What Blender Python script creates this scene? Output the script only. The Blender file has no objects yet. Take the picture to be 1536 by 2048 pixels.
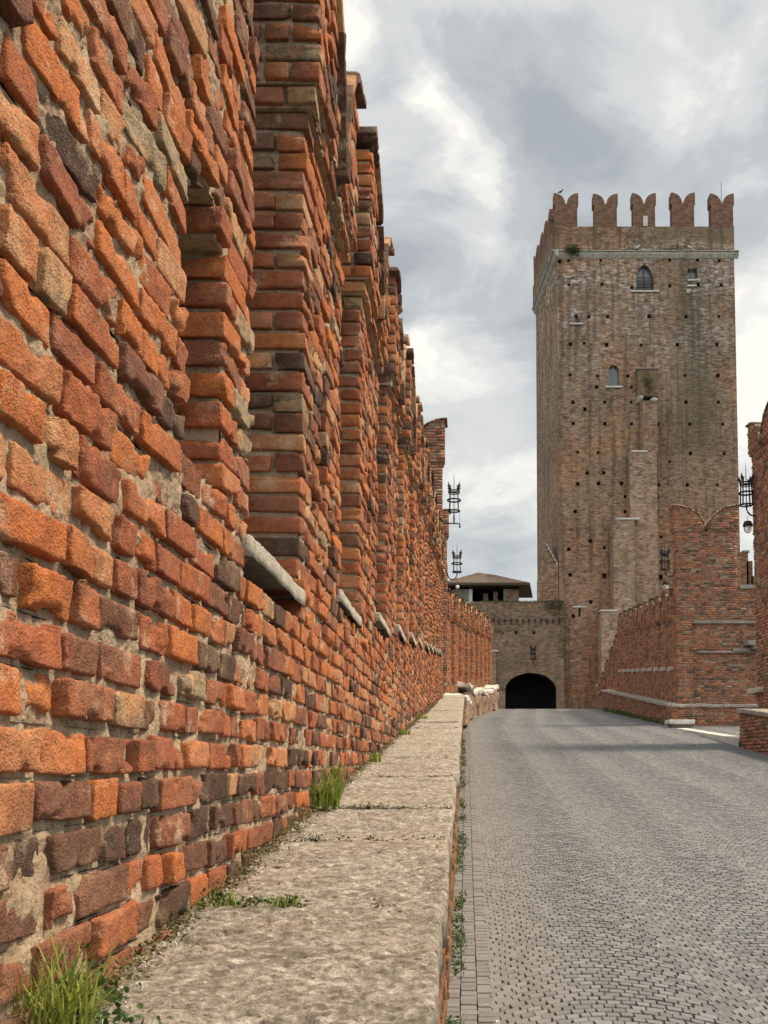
import bpy, math, random
import numpy as np
R = math.radians
rnd = random.Random(7)
rs = np.random.RandomState(11)
sc = bpy.context.scene
COL = sc.collection

# ------------------------------------------------------------------ camera
F, PITCH, EYE = 2000.0, R(4.2), 1.45
CY = 1525 - F * math.tan(PITCH)
cam = bpy.data.cameras.new('camera'); co = bpy.data.objects.new('camera', cam); COL.objects.link(co)
co.location = (0, 0, EYE); co.rotation_euler = (R(90) + PITCH, 0, 0)
cam.sensor_fit = 'AUTO'; cam.sensor_width = 36; cam.lens = 36 * F / 2048
cam.shift_x = -(932 - 768) / 2048; cam.shift_y = (CY - 1024) / 2048
cam.clip_start = 0.05; cam.clip_end = 3000
sc.camera = co

def at(px, py, Y):
    """world point seen at a pixel of the photograph, at distance Y"""
    t = (CY - py) / F; c, s = math.cos(PITCH), math.sin(PITCH)
    Z = Y * (t * c + s) / (c - t * s); d = Y * c + Z * s
    return ((px - 932) * d / F, Y, Z + EYE)

# ------------------------------------------------------------------ light
SUN_EL, SUN_AZ = R(56), R(8)          # azimuth measured from +X towards +Y
sd = (math.cos(SUN_AZ) * math.cos(SUN_EL), math.sin(SUN_AZ) * math.cos(SUN_EL), math.sin(SUN_EL))
sun = bpy.data.lights.new('sun', 'SUN'); sun.energy = 5.0; sun.angle = R(12); sun.color = (1.0, 0.82, 0.6)
so = bpy.data.objects.new('sun', sun); COL.objects.link(so)
from mathutils import Vector, Matrix
so.rotation_euler = Vector(sd).to_track_quat('Z', 'Y').to_euler(); so.location = (40, 10, 40)
sc.view_settings.view_transform = 'Standard'; sc.view_settings.look = 'None'
sc.view_settings.exposure = 0.14; sc.view_settings.gamma = 1.0

class NT:
    """small helper for node trees"""
    def __init__(s, tree): s.t = tree; s.n = tree.nodes; s.l = tree.links
    def node(s, typ, ins=None, **kw):
        n = s.n.new(typ)
        for k, v in kw.items(): setattr(n, k, v)
        for k, v in (ins or {}).items():
            sock = n.inputs[k]
            if isinstance(v, bpy.types.NodeSocket): s.l.new(v, sock)
            else: sock.default_value = v
        return n
    def math(s, op, a, b=0.0, c=None, clamp=False):
        ins = {0: a, 1: b}
        if c is not None: ins[2] = c
        return s.node('ShaderNodeMath', ins, operation=op, use_clamp=clamp).outputs[0]
    def mix(s, f, a, b, mode='MIX'):
        n = s.node('ShaderNodeMix', data_type='RGBA', blend_type=mode)
        for sock, v in ((n.inputs[0], f), (n.inputs[6], a), (n.inputs[7], b)):
            if isinstance(v, bpy.types.NodeSocket): s.l.new(v, sock)
            else: sock.default_value = v if not isinstance(v, tuple) or len(v) == 4 else (*v, 1)
        return n.outputs[2]
    def noise(s, vec, scale, detail=4, rough=0.55, dist=0.0):
        return s.node('ShaderNodeTexNoise', {'Vector': vec, 'Scale': scale, 'Detail': detail, 'Roughness': rough, 'Distortion': dist}).outputs[0]
    def ramp(s, fac, stops, interp='LINEAR'):
        n = s.node('ShaderNodeValToRGB', {0: fac}); cr = n.color_ramp; cr.interpolation = interp
        while len(cr.elements) < len(stops): cr.elements.new(0.5)
        for e, (p, c) in zip(cr.elements, stops):
            e.position = p; e.color = (*c, 1) if len(c) == 3 else c
        return n.outputs[0]
    def maprange(s, v, a, b, c=0.0, d=1.0):
        return s.node('ShaderNodeMapRange', {0: v, 1: a, 2: b, 3: c, 4: d}).outputs[0]

w = bpy.data.worlds.new('World'); sc.world = w; w.use_nodes = True
W = NT(w.node_tree); W.n.clear()
sky = W.node('ShaderNodeTexSky', sky_type='NISHITA', sun_disc=False, sun_elevation=SUN_EL, sun_rotation=R(90) - SUN_AZ)
tc = W.node('ShaderNodeTexCoord').outputs['Generated']
sep = W.node('ShaderNodeSeparateXYZ', {0: tc})
zz = W.math('ADD', W.math('MAXIMUM', sep.outputs[2], 0.0), 0.35)
pv = W.node('ShaderNodeCombineXYZ', {0: W.math('DIVIDE', sep.outputs[0], zz), 1: W.math('DIVIDE', sep.outputs[1], zz), 2: sep.outputs[2]}).outputs[0]
warp = W.node('ShaderNodeTexNoise', {'Vector': pv, 'Scale': 3.0, 'Detail': 5, 'Roughness': 0.6})
wv = W.node('ShaderNodeVectorMath', {0: W.node('ShaderNodeVectorMath', {0: warp.outputs[1], 1: (0.5, 0.5, 0.5)}, operation='SUBTRACT').outputs[0], 3: 0.16}, operation='SCALE').outputs[0]
dv = W.node('ShaderNodeVectorMath', {0: tc, 1: wv}, operation='ADD').outputs[0]
n1 = W.noise(pv, 1.9, 9, 0.6, 0.5); n2 = W.noise(pv, 6.0, 9, 0.62, 0.5)
base = W.math('ADD', W.math('MULTIPLY', n1, 0.55), W.math('MULTIPLY', n2, 0.45))
cl = W.maprange(base, 0.40, 0.62)
blobs = None
for px, py, r_, a in [(868, 205, 42, .55), (925, 290, 50, .6), (1000, 345, 48, .6), (1040, 400, 40, .35), (1110, 50, 60, .35), (1340, 130, 130, .3), (1440, 200, 70, .25), (1330, 290, 55, .35), (700, 30, 60, .45),
                      (950, 880, 190, .5), (880, 760, 90, .3), (1530, 780, 200, .85), (1500, 480, 110, .25), (1250, 950, 250, .3),
                      (1150, 200, 120, -.35), (1420, 330, 130, -.25), (780, 560, 110, -.3), (1010, 620, 90, -.2), (1470, 60, 90, -.1), (930, 110, 70, -.25), (940, 1130, 110, -.15)]:
    q = at(px, py, 100.0); d = Vector((q[0], q[1], q[2] - EYE)).normalized()
    dist = W.node('ShaderNodeVectorMath', {0: dv, 1: tuple(d)}, operation='DISTANCE').outputs['Value']
    g = W.math('MULTIPLY', W.math('EXPONENT', W.math('MULTIPLY', W.math('POWER', W.math('DIVIDE', dist, r_ / F * 0.95), 2.0), -1.0)), a)
    blobs = g if blobs is None else W.math('ADD', blobs, g)
cl2 = W.math('ADD', W.math('MULTIPLY', cl, 0.75), blobs)
warm = W.maprange(sep.outputs[2], 0.12, 0.45, 1.0, 0.0)
lit = W.mix(warm, (9.2, 9.1, 8.6, 1), (9.2, 8.9, 7.9, 1))
ccol = W.ramp(cl2, [(0.0, (.39, .42, .445)), (0.33, (.50, .53, .545)), (0.60, (.65, .665, .66)), (0.85, (.83, .82, .78)), (1.0, (.96, .94, .87))], 'EASE')
ccol = W.mix(1.0, ccol, (10, 10, 10, 1), 'MULTIPLY')
ccol = W.mix(W.math('MULTIPLY', warm, 0.35), ccol, W.mix(W.math('MINIMUM', cl2, 1.0), (6.3, 6.8, 6.9, 1), lit))
fin = W.mix(0.965, sky.outputs[0], ccol)
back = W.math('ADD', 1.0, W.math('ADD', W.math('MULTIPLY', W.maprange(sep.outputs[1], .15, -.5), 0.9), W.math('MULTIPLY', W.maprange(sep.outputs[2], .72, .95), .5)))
fin = W.node('ShaderNodeVectorMath', {0: fin, 3: back}, operation='SCALE').outputs[0]      # unseen sky behind and overhead brightened, added as fill light
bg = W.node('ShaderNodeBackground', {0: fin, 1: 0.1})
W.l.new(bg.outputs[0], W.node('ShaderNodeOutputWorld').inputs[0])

# ------------------------------------------------------------------ materials
def new_mat(name):
    m = bpy.data.materials.new(name); m.use_nodes = True
    T = NT(m.node_tree); T.n.clear()
    bs = T.node('ShaderNodeBsdfPrincipled'); out = T.node('ShaderNodeOutputMaterial')
    T.l.new(bs.outputs[0], out.inputs[0]); T.bs = bs
    bs.inputs['Roughness'].default_value = 0.9
    bs.inputs['Specular IOR Level'].default_value = 0.25
    return m, T
def setc(T, col, bump=None, strength=0.5, distance=0.01, rough=None):
    T.l.new(col, T.bs.inputs['Base Color'])
    if bump is not None:
        b = T.node('ShaderNodeBump', {'Height': bump, 'Strength': strength, 'Distance': distance})
        T.l.new(b.outputs[0], T.bs.inputs['Normal'])
    if rough is not None: T.l.new(rough, T.bs.inputs['Roughness']) if isinstance(rough, bpy.types.NodeSocket) else setattr(T.bs.inputs['Roughness'], 'default_value', rough)
def objco(T): return T.node('ShaderNodeTexCoord').outputs['Object']

WARM = [(0.0, (.085, .052, .038)), (.12, (.14, .074, .05)), (.24, (.22, .09, .055)), (.36, (.33, .112, .058)), (.5, (.44, .142, .06)), (.62, (.56, .185, .055)), (.72, (.50, .19, .085)), (.84, (.56, .265, .125)), (.93, (.56, .35, .19)), (.965, (.27, .20, .125)), (1.0, (.40, .32, .21))]
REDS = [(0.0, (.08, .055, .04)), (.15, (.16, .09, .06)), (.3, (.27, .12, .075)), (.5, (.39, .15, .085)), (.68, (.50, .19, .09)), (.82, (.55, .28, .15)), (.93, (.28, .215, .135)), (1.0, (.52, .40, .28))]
def brick_mat(name, pal, k=1.0, fine=1.0, grime=None):
    m, T = new_mat(name); v = objco(T)
    tint = T.node('ShaderNodeAttribute', attribute_name='tint').outputs['Fac']
    n = T.noise(v, 11, 6, .7); n2 = T.noise(v, 38, 6, .72); n3 = T.noise(v, 230, 2, .6)
    fac = T.math('ADD', tint, T.math('MULTIPLY', T.math('SUBTRACT', n, .5), .62), clamp=True)
    c = T.ramp(fac, pal)
    c = T.mix(T.maprange(n2, .35, .7), T.mix(1, c, (.74, .70, .68, 1), 'MULTIPLY'), T.mix(1, c, (1.12, 1.1, 1.06, 1), 'MULTIPLY'))
    # pits and mineral specks in the fired clay
    pit = T.math('MULTIPLY', T.maprange(n3, .42, .30), T.maprange(T.noise(v, 21, 3, .6), .45, .62)); c = T.mix(T.math('MULTIPLY', pit, .55), c, T.mix(1, c, (.35, .3, .28, 1), 'MULTIPLY'))
    sp = T.maprange(T.noise(v, 330, 1, .5), .69, .74); c = T.mix(T.math('MULTIPLY', sp, .5), c, (.62, .5, .36, 1))
    # lime and dust veil with its own shape
    ds = T.maprange(T.noise(v, 3.1, 6, .65), .50, .72); c = T.mix(T.math('MULTIPLY', ds, .35), c, (.50, .33, .21, 1))
    dk = T.maprange(T.noise(v, 2.6, 7, .72), .53, .66); c = T.mix(T.math('MULTIPLY', dk, .6), c, (.085, .062, .045, 1))
    lc = T.maprange(T.noise(v, 8, 7, .74), .56, .68); c = T.mix(T.math('MULTIPLY', lc, .55), c, (.66, .50, .35, 1))
    if grime:   # moss near the foot of the wall
        z = T.node('ShaderNodeSeparateXYZ', {0: v}); h = T.math('SUBTRACT', z.outputs[2], T.math('MULTIPLY', z.outputs[1], .085))
        gm = T.math('MULTIPLY', T.maprange(T.math('ADD', h, T.math('MULTIPLY', T.math('SUBTRACT', n, .5), .25)), grime + .17, grime + .0), T.maprange(n2, .3, .6))
        c = T.mix(T.math('MULTIPLY', gm, .75), c, (.10, .09, .045, 1))
    if k != 1: c = T.mix(1, c, (k, k, k, 1), 'MULTIPLY')
    h = T.math('ADD', T.math('MULTIPLY', n2, 1.0), T.math('MULTIPLY', n3, .35)); h = T.math('SUBTRACT', h, T.math('MULTIPLY', pit, .25))
    setc(T, c, h, 1.0 * fine, .013)
    return m
M_WARM = brick_mat('weathered orange brick', WARM, grime=.97)
M_RED = brick_mat('dark red brick', REDS, fine=.6)

def plain(name, c1, c2, scale, c3=None, bs=.6, bd=.01, rough=.9, s2=None):
    m, T = new_mat(name); v = objco(T)
    n = T.noise(v, scale, 7, .65); n2 = T.noise(v, s2 or scale * 7, 5, .7)
    c = T.mix(T.maprange(n, .35, .65), (*c1, 1), (*c2, 1))
    if c3: c = T.mix(T.maprange(n2, .52, .68), c, (*c3, 1))
    setc(T, c, T.math('ADD', n, T.math('MULTIPLY', n2, .6)), bs, bd, rough); return m
M_MORTAR = plain('sandy lime mortar', (.30, .21, .135), (.46, .36, .25), 14, (.17, .115, .075), 1, .012, s2=90)
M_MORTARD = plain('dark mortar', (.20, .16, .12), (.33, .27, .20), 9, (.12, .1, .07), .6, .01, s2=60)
M_SILL = plain('pale lichened stone', (.42, .38, .31), (.62, .58, .49), 16, (.20, .17, .135), 1, .02, s2=110)
M_WHITE = plain('white limestone', (.50, .465, .41), (.66, .63, .58), 2, (.42, .39, .34), .4, .01, s2=12)
M_GREYST = plain('grey weathered stone', (.22, .20, .17), (.36, .32, .27), 3, (.13, .12, .10), .8, .02, s2=20)
M_RUBBLE = plain('broken brown stone', (.20, .125, .08), (.38, .28, .20), 3, (.10, .075, .055), .9, .03, s2=16)
M_IRON = plain('black wrought iron', (.012, .012, .013), (.03, .026, .022), 20, rough=.6)
M_DARK = plain('painted inside shade', (.012, .010, .009), (.02, .016, .013), 3)  # near-black colour standing in for the shade inside arch and guard house
M_MOSS = plain('green moss', (.05, .065, .018), (.10, .11, .035), 12, (.14, .12, .05), 1, .02)
M_TILE = plain('old roof tile', (.10, .075, .058), (.17, .125, .10), 6, (.07, .06, .052), .8, .02)
M_PLASTER = plain('pale plaster', (.66, .64, .60), (.78, .76, .72), 3, rough=.9)
M_WOOD = plain('old wood', (.10, .07, .05), (.16, .12, .085), 8)
M_FEATHER = plain('dark feathers', (.03, .03, .035), (.06, .06, .065), 20)
M_PALE = plain('pale feathers', (.5, .5, .5), (.65, .65, .64), 20)
M_ROD = plain('thin steel rod', (.12, .12, .12), (.2, .2, .2), 20, rough=.5)
M_BASE = plain('old paving bed', (.055, .052, .046), (.085, .078, .068), 14, (.035, .033, .028), 1, .01)
M_PINK = plain('pinkish shutter', (.55, .45, .42), (.66, .56, .52), 4)

def slab_mat():
    m, T = new_mat('pitted walkway stone'); v = objco(T)
    mp = T.node('ShaderNodeMapping', {'Vector': v, 'Scale': (1.0, 1.25, 1.0)}).outputs[0]
    a = T.noise(mp, 6, 9, .72, .15); b = T.noise(mp, 40, 8, .76, .1); d = T.noise(v, 170, 3, .65)
    a = T.math('ADD', T.math('MULTIPLY', a, .55), T.math('MULTIPLY', b, .45))
    c = T.ramp(a, [(.36, (.17, .14, .11)), (.44, (.275, .235, .19)), (.54, (.39, .345, .285)), (.68, (.56, .52, .45))])
    c = T.mix(T.math('MULTIPLY', T.maprange(b, .50, .38), .85), c, (.17, .14, .11, 1))
    c = T.mix(T.math('MULTIPLY', T.maprange(b, .53, .66), .75), c, (.80, .75, .65, 1))
    c = T.mix(T.math('MULTIPLY', T.maprange(T.noise(v, 2.2, 4, .6), .5, .7), .30), c, (.50, .36, .26, 1))
    c = T.mix(T.math('MULTIPLY', T.maprange(d, .42, .30), .5), c, (.16, .13, .10, 1))
    vo = T.node('ShaderNodeTexVoronoi', {'Vector': T.node('ShaderNodeVectorMath', {0: mp, 1: T.node('ShaderNodeTexNoise', {'Vector': mp, 'Scale': 22.0, 'Detail': 3}).outputs[1]}, operation='MULTIPLY_ADD').outputs[0] if False else mp, 'Scale': 52.0, 'Randomness': 1.0}).outputs['Distance']
    hole = T.math('MULTIPLY', T.maprange(T.math('ADD', vo, T.math('MULTIPLY', b, .5)), .46, .34), T.maprange(T.noise(v, 4.5, 3, .6), .42, .6))
    c = T.mix(T.math('MULTIPLY', hole, .7), c, (.13, .105, .08, 1))
    h = T.math('ADD', T.math('MULTIPLY', b, 1.0), T.math('MULTIPLY', d, .35)); h = T.math('SUBTRACT', h, T.math('MULTIPLY', hole, .6))
    setc(T, c, h, 1.0, .014); return m
M_SLAB = slab_mat()
M_CRUMB = plain('beige stone crumbs', (.42, .37, .30), (.66, .62, .55), 9)

def cobble_mat():
    m, T = new_mat('grey porphyry setts'); v = objco(T)
    t = T.node('ShaderNodeAttribute', attribute_name='tint').outputs['Fac']
    c = T.ramp(t, [(0, (.126, .131, .134)), (.5, (.168, .173, .175)), (1, (.222, .227, .228))])
    n = T.noise(v, 90, 4, .7); c = T.mix(T.maprange(n, .3, .7), T.mix(1, c, (.82, .82, .82, 1), 'MULTIPLY'), c)
    n2 = T.noise(v, .5, 4, .6); c = T.mix(T.math('MULTIPLY', T.maprange(n2, .45, .7), .3), c, (.235, .232, .222, 1))
    dz = T.maprange(T.noise(v, 3.0, 5, .7), .52, .68); c = T.mix(T.math('MULTIPLY', dz, .28), c, (.12, .115, .105, 1))
    sep = T.node('ShaderNodeSeparateXYZ', {0: v})
    e = T.math('MULTIPLY', T.maprange(sep.outputs[0], .9, .1), .35); c = T.mix(e, c, (.25, .215, .18, 1))
    setc(T, c, n, .5, .004, .72); T.bs.inputs['Specular IOR Level'].default_value = .4; return m
M_COBBLE = cobble_mat()

def masonry_mat(name, pal, mortar, stain=None, pitch=.0715, length=.235, rough_amp=1.0):
    """procedural coursed brickwork for far faces; coordinates from the face direction"""
    m, T = new_mat(name); v = objco(T); s = T.node('ShaderNodeSeparateXYZ', {0: v})
    g = T.node('ShaderNodeNewGeometry'); gn = T.node('ShaderNodeSeparateXYZ', {0: g.outputs['True Normal']})
    ax = T.math('GREATER_THAN', T.math('ABSOLUTE', gn.outputs[0]), .7)
    u = T.node('ShaderNodeMix', {0: ax, 2: s.outputs[0], 3: s.outputs[1]}).outputs[0]
    wob = T.math('MULTIPLY', T.math('SUBTRACT', T.noise(v, 1.3, 3, .5), .5), .10)
    uz = T.node('ShaderNodeCombineXYZ', {0: u, 1: T.math('ADD', s.outputs[2], wob), 2: 0.0}).outputs[0]
    b = T.node('ShaderNodeTexBrick', {'Vector': uz, 'Color1': (0, 0, 0, 1), 'Color2': (1, 1, 1, 1), 'Mortar': (.5, .5, .5, 1), 'Scale': 1.0, 'Mortar Size': .012,
                                      'Mortar Smooth': .3, 'Bias': 0.0, 'Brick Width': length, 'Row Height': pitch}, offset=.5)
    big = T.noise(v, .35, 5, .65); mid = T.noise(v, 2.5, 6, .7); fine = T.noise(v, 16, 4, .7)
    uzs = T.node('ShaderNodeMapping', {'Vector': uz, 'Scale': (.8, 3.4, 1.0)}).outputs[0]
    lay = T.noise(uzs, 2.2, 5, .7)
    fac = T.math('ADD', T.math('MULTIPLY', b.outputs['Color'], .45), T.math('ADD', T.math('MULTIPLY', big, .7), T.math('ADD', T.math('MULTIPLY', mid, .8), T.math('MULTIPLY', lay, 1.0))))
    fac = T.math('SUBTRACT', fac, 1.0, clamp=True)
    c = T.ramp(fac, pal)
    c = T.mix(T.math('MULTIPLY', b.outputs['Fac'], T.maprange(mid, .35, .6)), c, (*mortar, 1))
    c = T.mix(T.math('MULTIPLY', T.maprange(fine, .35, .25), .6), c, (.05, .038, .03, 1))
    if stain: c = stain(T, c, v, s, mid, fine, big, lay)
    h = T.math('SUBTRACT', T.math('MULTIPLY', fine, .8), b.outputs['Fac']); h = T.math('ADD', h, T.math('MULTIPLY', lay, .8))
    setc(T, c, h, .8 * rough_amp, .03); return m
def box_mask(T, x, z, x0, x1, z0, z1, soft=.5):
    a = T.math('MULTIPLY', T.maprange(x, x0 - soft, x0 + soft), T.maprange(x, x1 + soft, x1 - soft))
    b = T.math('MULTIPLY', T.maprange(z, z0 - soft, z0 + soft), T.maprange(z, z1 + soft, z1 - soft))
    return T.math('MULTIPLY', a, b)
TP = [(0.0, (.045, .03, .022)), (.2, (.11, .07, .048)), (.36, (.195, .122, .08)), (.5, (.30, .185, .118)), (.62, (.36, .23, .155)), (.8, (.47, .31, .18)), (1.0, (.62, .46, .34))]
def tower_stain(T, c, v, s, mid, fine, big, lay):
    x, z = s.outputs[0], s.outputs[2]
    xx = T.math('ADD', x, T.math('MULTIPLY', T.math('SUBTRACT', big, .5), 1.2))
    p0, p1 = at(1350, 560, 62), at(1425, 1010, 62)
    dk = box_mask(T, xx, z, p0[0] - 11.6, p1[0] - 11.6, p1[2] + 3, p0[2] + .3, .8)     # water stain below the square window
    c = T.mix(T.math('MULTIPLY', T.math('MULTIPLY', dk, T.maprange(mid, .30, .62)), .9), c, (.10, .09, .055, 1))
    wm = T.math('MULTIPLY', T.math('MULTIPLY', T.maprange(z, 24.0, 30.5), T.maprange(z, 34.6, 33.8)), T.maprange(T.noise(v, .45, 3, .5), .42, .56)); q = T.maprange(lay, .46, .58)
    c = T.mix(T.math('MULTIPLY', T.math('MULTIPLY', wm, q), T.maprange(mid, .44, .56)), c, (.66, .60, .55, 1))   # lime bloom
    gm = T.math('MULTIPLY', T.maprange(z, 33.9, 34.4), T.maprange(z, 37.2, 35.8))
    c = T.mix(T.math('MULTIPLY', T.math('MULTIPLY', gm, T.maprange(big, .42, .58)), .5), c, (.10, .085, .04, 1))
    st = T.noise(T.node('ShaderNodeMapping', {'Vector': v, 'Scale': (2.2, 2.2, .12)}).outputs[0], 1.0, 5, .65)
    c = T.mix(T.math('MULTIPLY', T.maprange(st, .50, .62), .6), c, (.10, .08, .05, 1))
    pt = T.maprange(T.noise(v, .22, 2, .4), .54, .58); c = T.mix(T.math('MULTIPLY', pt, .45), c, T.mix(1, c, (1.25, .95, .72, 1), 'MULTIPLY'))
    lw = T.maprange(z, 24, 8); c = T.mix(T.math('MULTIPLY', lw, .4), c, T.mix(1, c, (1.15, .78, .58, 1), 'MULTIPLY'))
    return c
M_TOWER = masonry_mat('tower brickwork', TP, (.40, .32, .24), tower_stain)
PP = [(0, (.09, .05, .035)), (.25, (.19, .105, .068)), (.42, (.31, .175, .11)), (.6, (.44, .265, .175)), (.8, (.52, .36, .25)), (1, (.64, .50, .38))]
def butt_stain(T, c, v, s, mid, fine, big, lay):
    return T.mix(T.math('MULTIPLY', T.maprange(T.noise(v, .7, 5, .7), .48, .66), .6), c, (.13, .12, .055, 1))
M_BUTT = masonry_mat('paler buttress brickwork', PP, (.5, .42, .33), butt_stain)
GP = [(0, (.055, .036, .024)), (.25, (.125, .078, .048)), (.5, (.25, .15, .092)), (.7, (.34, .205, .13)), (1, (.52, .38, .27))]
def gate_stain(T, c, v, s, mid, fine, big, lay):
    z = s.outputs[2]; g = T.math('MULTIPLY', T.maprange(z, 2.0, 6.5), T.maprange(T.noise(v, .8, 6, .7), .48, .62))
    c = T.mix(T.math('MULTIPLY', g, .5), c, (.10, .09, .04, 1))
    return T.mix(T.math('MULTIPLY', T.maprange(fine, .62, .72), T.maprange(mid, .5, .65)), c, (.42, .36, .3, 1))
M_GATE = masonry_mat('mossy gate brickwork', GP, (.30, .25, .19), gate_stain)
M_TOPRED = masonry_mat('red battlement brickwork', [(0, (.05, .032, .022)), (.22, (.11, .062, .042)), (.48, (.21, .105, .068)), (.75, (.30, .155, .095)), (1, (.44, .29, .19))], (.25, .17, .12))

def leaf_mat(name, a, b, tr=.25):
    m, T = new_mat(name); v = objco(T)
    t = T.node('ShaderNodeAttribute', attribute_name='tint').outputs['Fac']
    c = T.mix(t, (*a, 1), (*b, 1)); setc(T, c, None, rough=.55)
    T.bs.inputs['Subsurface Weight'].default_value = 0
    tl = T.node('ShaderNodeBsdfTranslucent', {0: c}); mx = T.node('ShaderNodeMixShader', {0: tr, 1: T.bs.outputs[0], 2: tl.outputs[0]})
    out = [n for n in T.n if n.type == 'OUTPUT_MATERIAL'][0]; T.l.new(mx.outputs[0], out.inputs[0]); return m
M_GRASS = leaf_mat('grass blade', (.10, .17, .025), (.34, .36, .07))
M_LEAF = leaf_mat('weed leaf', (.035, .075, .02), (.09, .15, .04))
M_IVY = leaf_mat('ivy leaf', (.025, .045, .012), (.08, .10, .03), .15)
def glass_mat():
    m, T = new_mat('lantern glass'); T.bs.inputs['Base Color'].default_value = (.9, .92, .92, 1); T.bs.inputs['Roughness'].default_value = .08
    T.bs.inputs['Transmission Weight'].default_value = .75; T.bs.inputs['Specular IOR Level'].default_value = .6; return m
M_GLASS = glass_mat()
def pane_mat():
    m, T = new_mat('dusty window pane'); T.bs.inputs['Base Color'].default_value = (.10, .11, .12, 1); T.bs.inputs['Roughness'].default_value = .25
    T.bs.inputs['Specular IOR Level'].default_value = .8; return m
M_PANE = pane_mat()
def water_mat():
    m, T = new_mat('river water'); v = objco(T); T.bs.inputs['Base Color'].default_value = (.05, .07, .05, 1); T.bs.inputs['Roughness'].default_value = .15
    b = T.node('ShaderNodeBump', {'Height': T.noise(v, .6, 5, .6), 'Strength': .3, 'Distance': .3}); T.l.new(b.outputs[0], T.bs.inputs['Normal']); return m
M_WATER = water_mat()

# ------------------------------------------------------------------ object helpers
WL = {}
def tag(o, label=None, cat=None, group=None, kind=None):
    if label: o['label'] = label
    if cat: o['category'] = cat
    if group: o['group'] = group
    if kind: o['kind'] = kind
    return o
def thing(name, label, cat, loc=(0, 0, 0), group=None):
    o = bpy.data.objects.new(name, None); COL.objects.link(o); o.location = loc; o.empty_display_size = .2
    WL[o.name] = Vector(loc); return tag(o, label, cat, group)
def link(name, me, mat, parent=None):
    o = bpy.data.objects.new(name, me); COL.objects.link(o)
    if mat: me.materials.append(mat)
    WL[o.name] = Vector((0, 0, 0))
    if parent: o.parent = parent; WL[o.name] = WL[parent.name].copy()
    return o
def mesh_np(name, V, Q, mat, parent=None, tint=None, smooth=False):
    """fast quad mesh from numpy arrays (world coordinates)"""
    V = np.asarray(V, float)
    if parent is not None: V = V - np.array(WL[parent.name])
    me = bpy.data.meshes.new(name); me.vertices.add(len(V)); me.vertices.foreach_set('co', V.astype(np.float32).ravel())
    Q = np.asarray(Q, np.int32); me.loops.add(Q.size); me.loops.foreach_set('vertex_index', Q.ravel())
    me.polygons.add(len(Q)); me.polygons.foreach_set('loop_start', np.arange(0, Q.size, 4, dtype=np.int32))
    me.polygons.foreach_set('use_smooth', np.full(len(Q), smooth))
    if tint is not None:
        a = me.attributes.new('tint', 'FLOAT', 'POINT'); a.data.foreach_set('value', np.asarray(tint, np.float32))
    me.update(calc_edges=True)
    return link(name, me, mat, parent)
def mesh_py(name, V, Fc, mat, parent=None, smooth=False, tint=None):
    off = WL[parent.name] if parent is not None else Vector((0, 0, 0))
    me = bpy.data.meshes.new(name); me.from_pydata([tuple(Vector(v) - off) for v in V], [], Fc)
    if smooth: me.polygons.foreach_set('use_smooth', [True] * len(Fc))
    if tint is not None:
        a = me.attributes.new('tint', 'FLOAT', 'POINT'); a.data.foreach_set('value', tint)
    me.update(); return link(name, me, mat, parent)

def vnoise(P, seed=0):
    P = np.asarray(P); I = np.floor(P).astype(np.int64); f = P - I; f = f * f * (3 - 2 * f); out = 0
    for dx in (0, 1):
        wx = f[:, 0] if dx else 1 - f[:, 0]
        for dy in (0, 1):
            wy = f[:, 1] if dy else 1 - f[:, 1]
            for dz in (0, 1):
                wz = f[:, 2] if dz else 1 - f[:, 2]
                h = ((I[:, 0] + dx) * 374761393 + (I[:, 1] + dy) * 668265263 + (I[:, 2] + dz) * 1440662683 + seed * 974634777) & 0xffffffff
                h = ((h ^ (h >> 13)) * 1274126177) & 0xffffffff; h = h ^ (h >> 16)
                out = out + wx * wy * wz * (h / 4294967295.0)
    return out * 2 - 1
def fbm(P, sc_, oct=3, seed=0, gain=.5):
    o = 0; a = 1.0
    for i in range(oct): o = o + a * vnoise(P * sc_ * (2 ** i), seed + i); a *= gain
    return o

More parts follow.
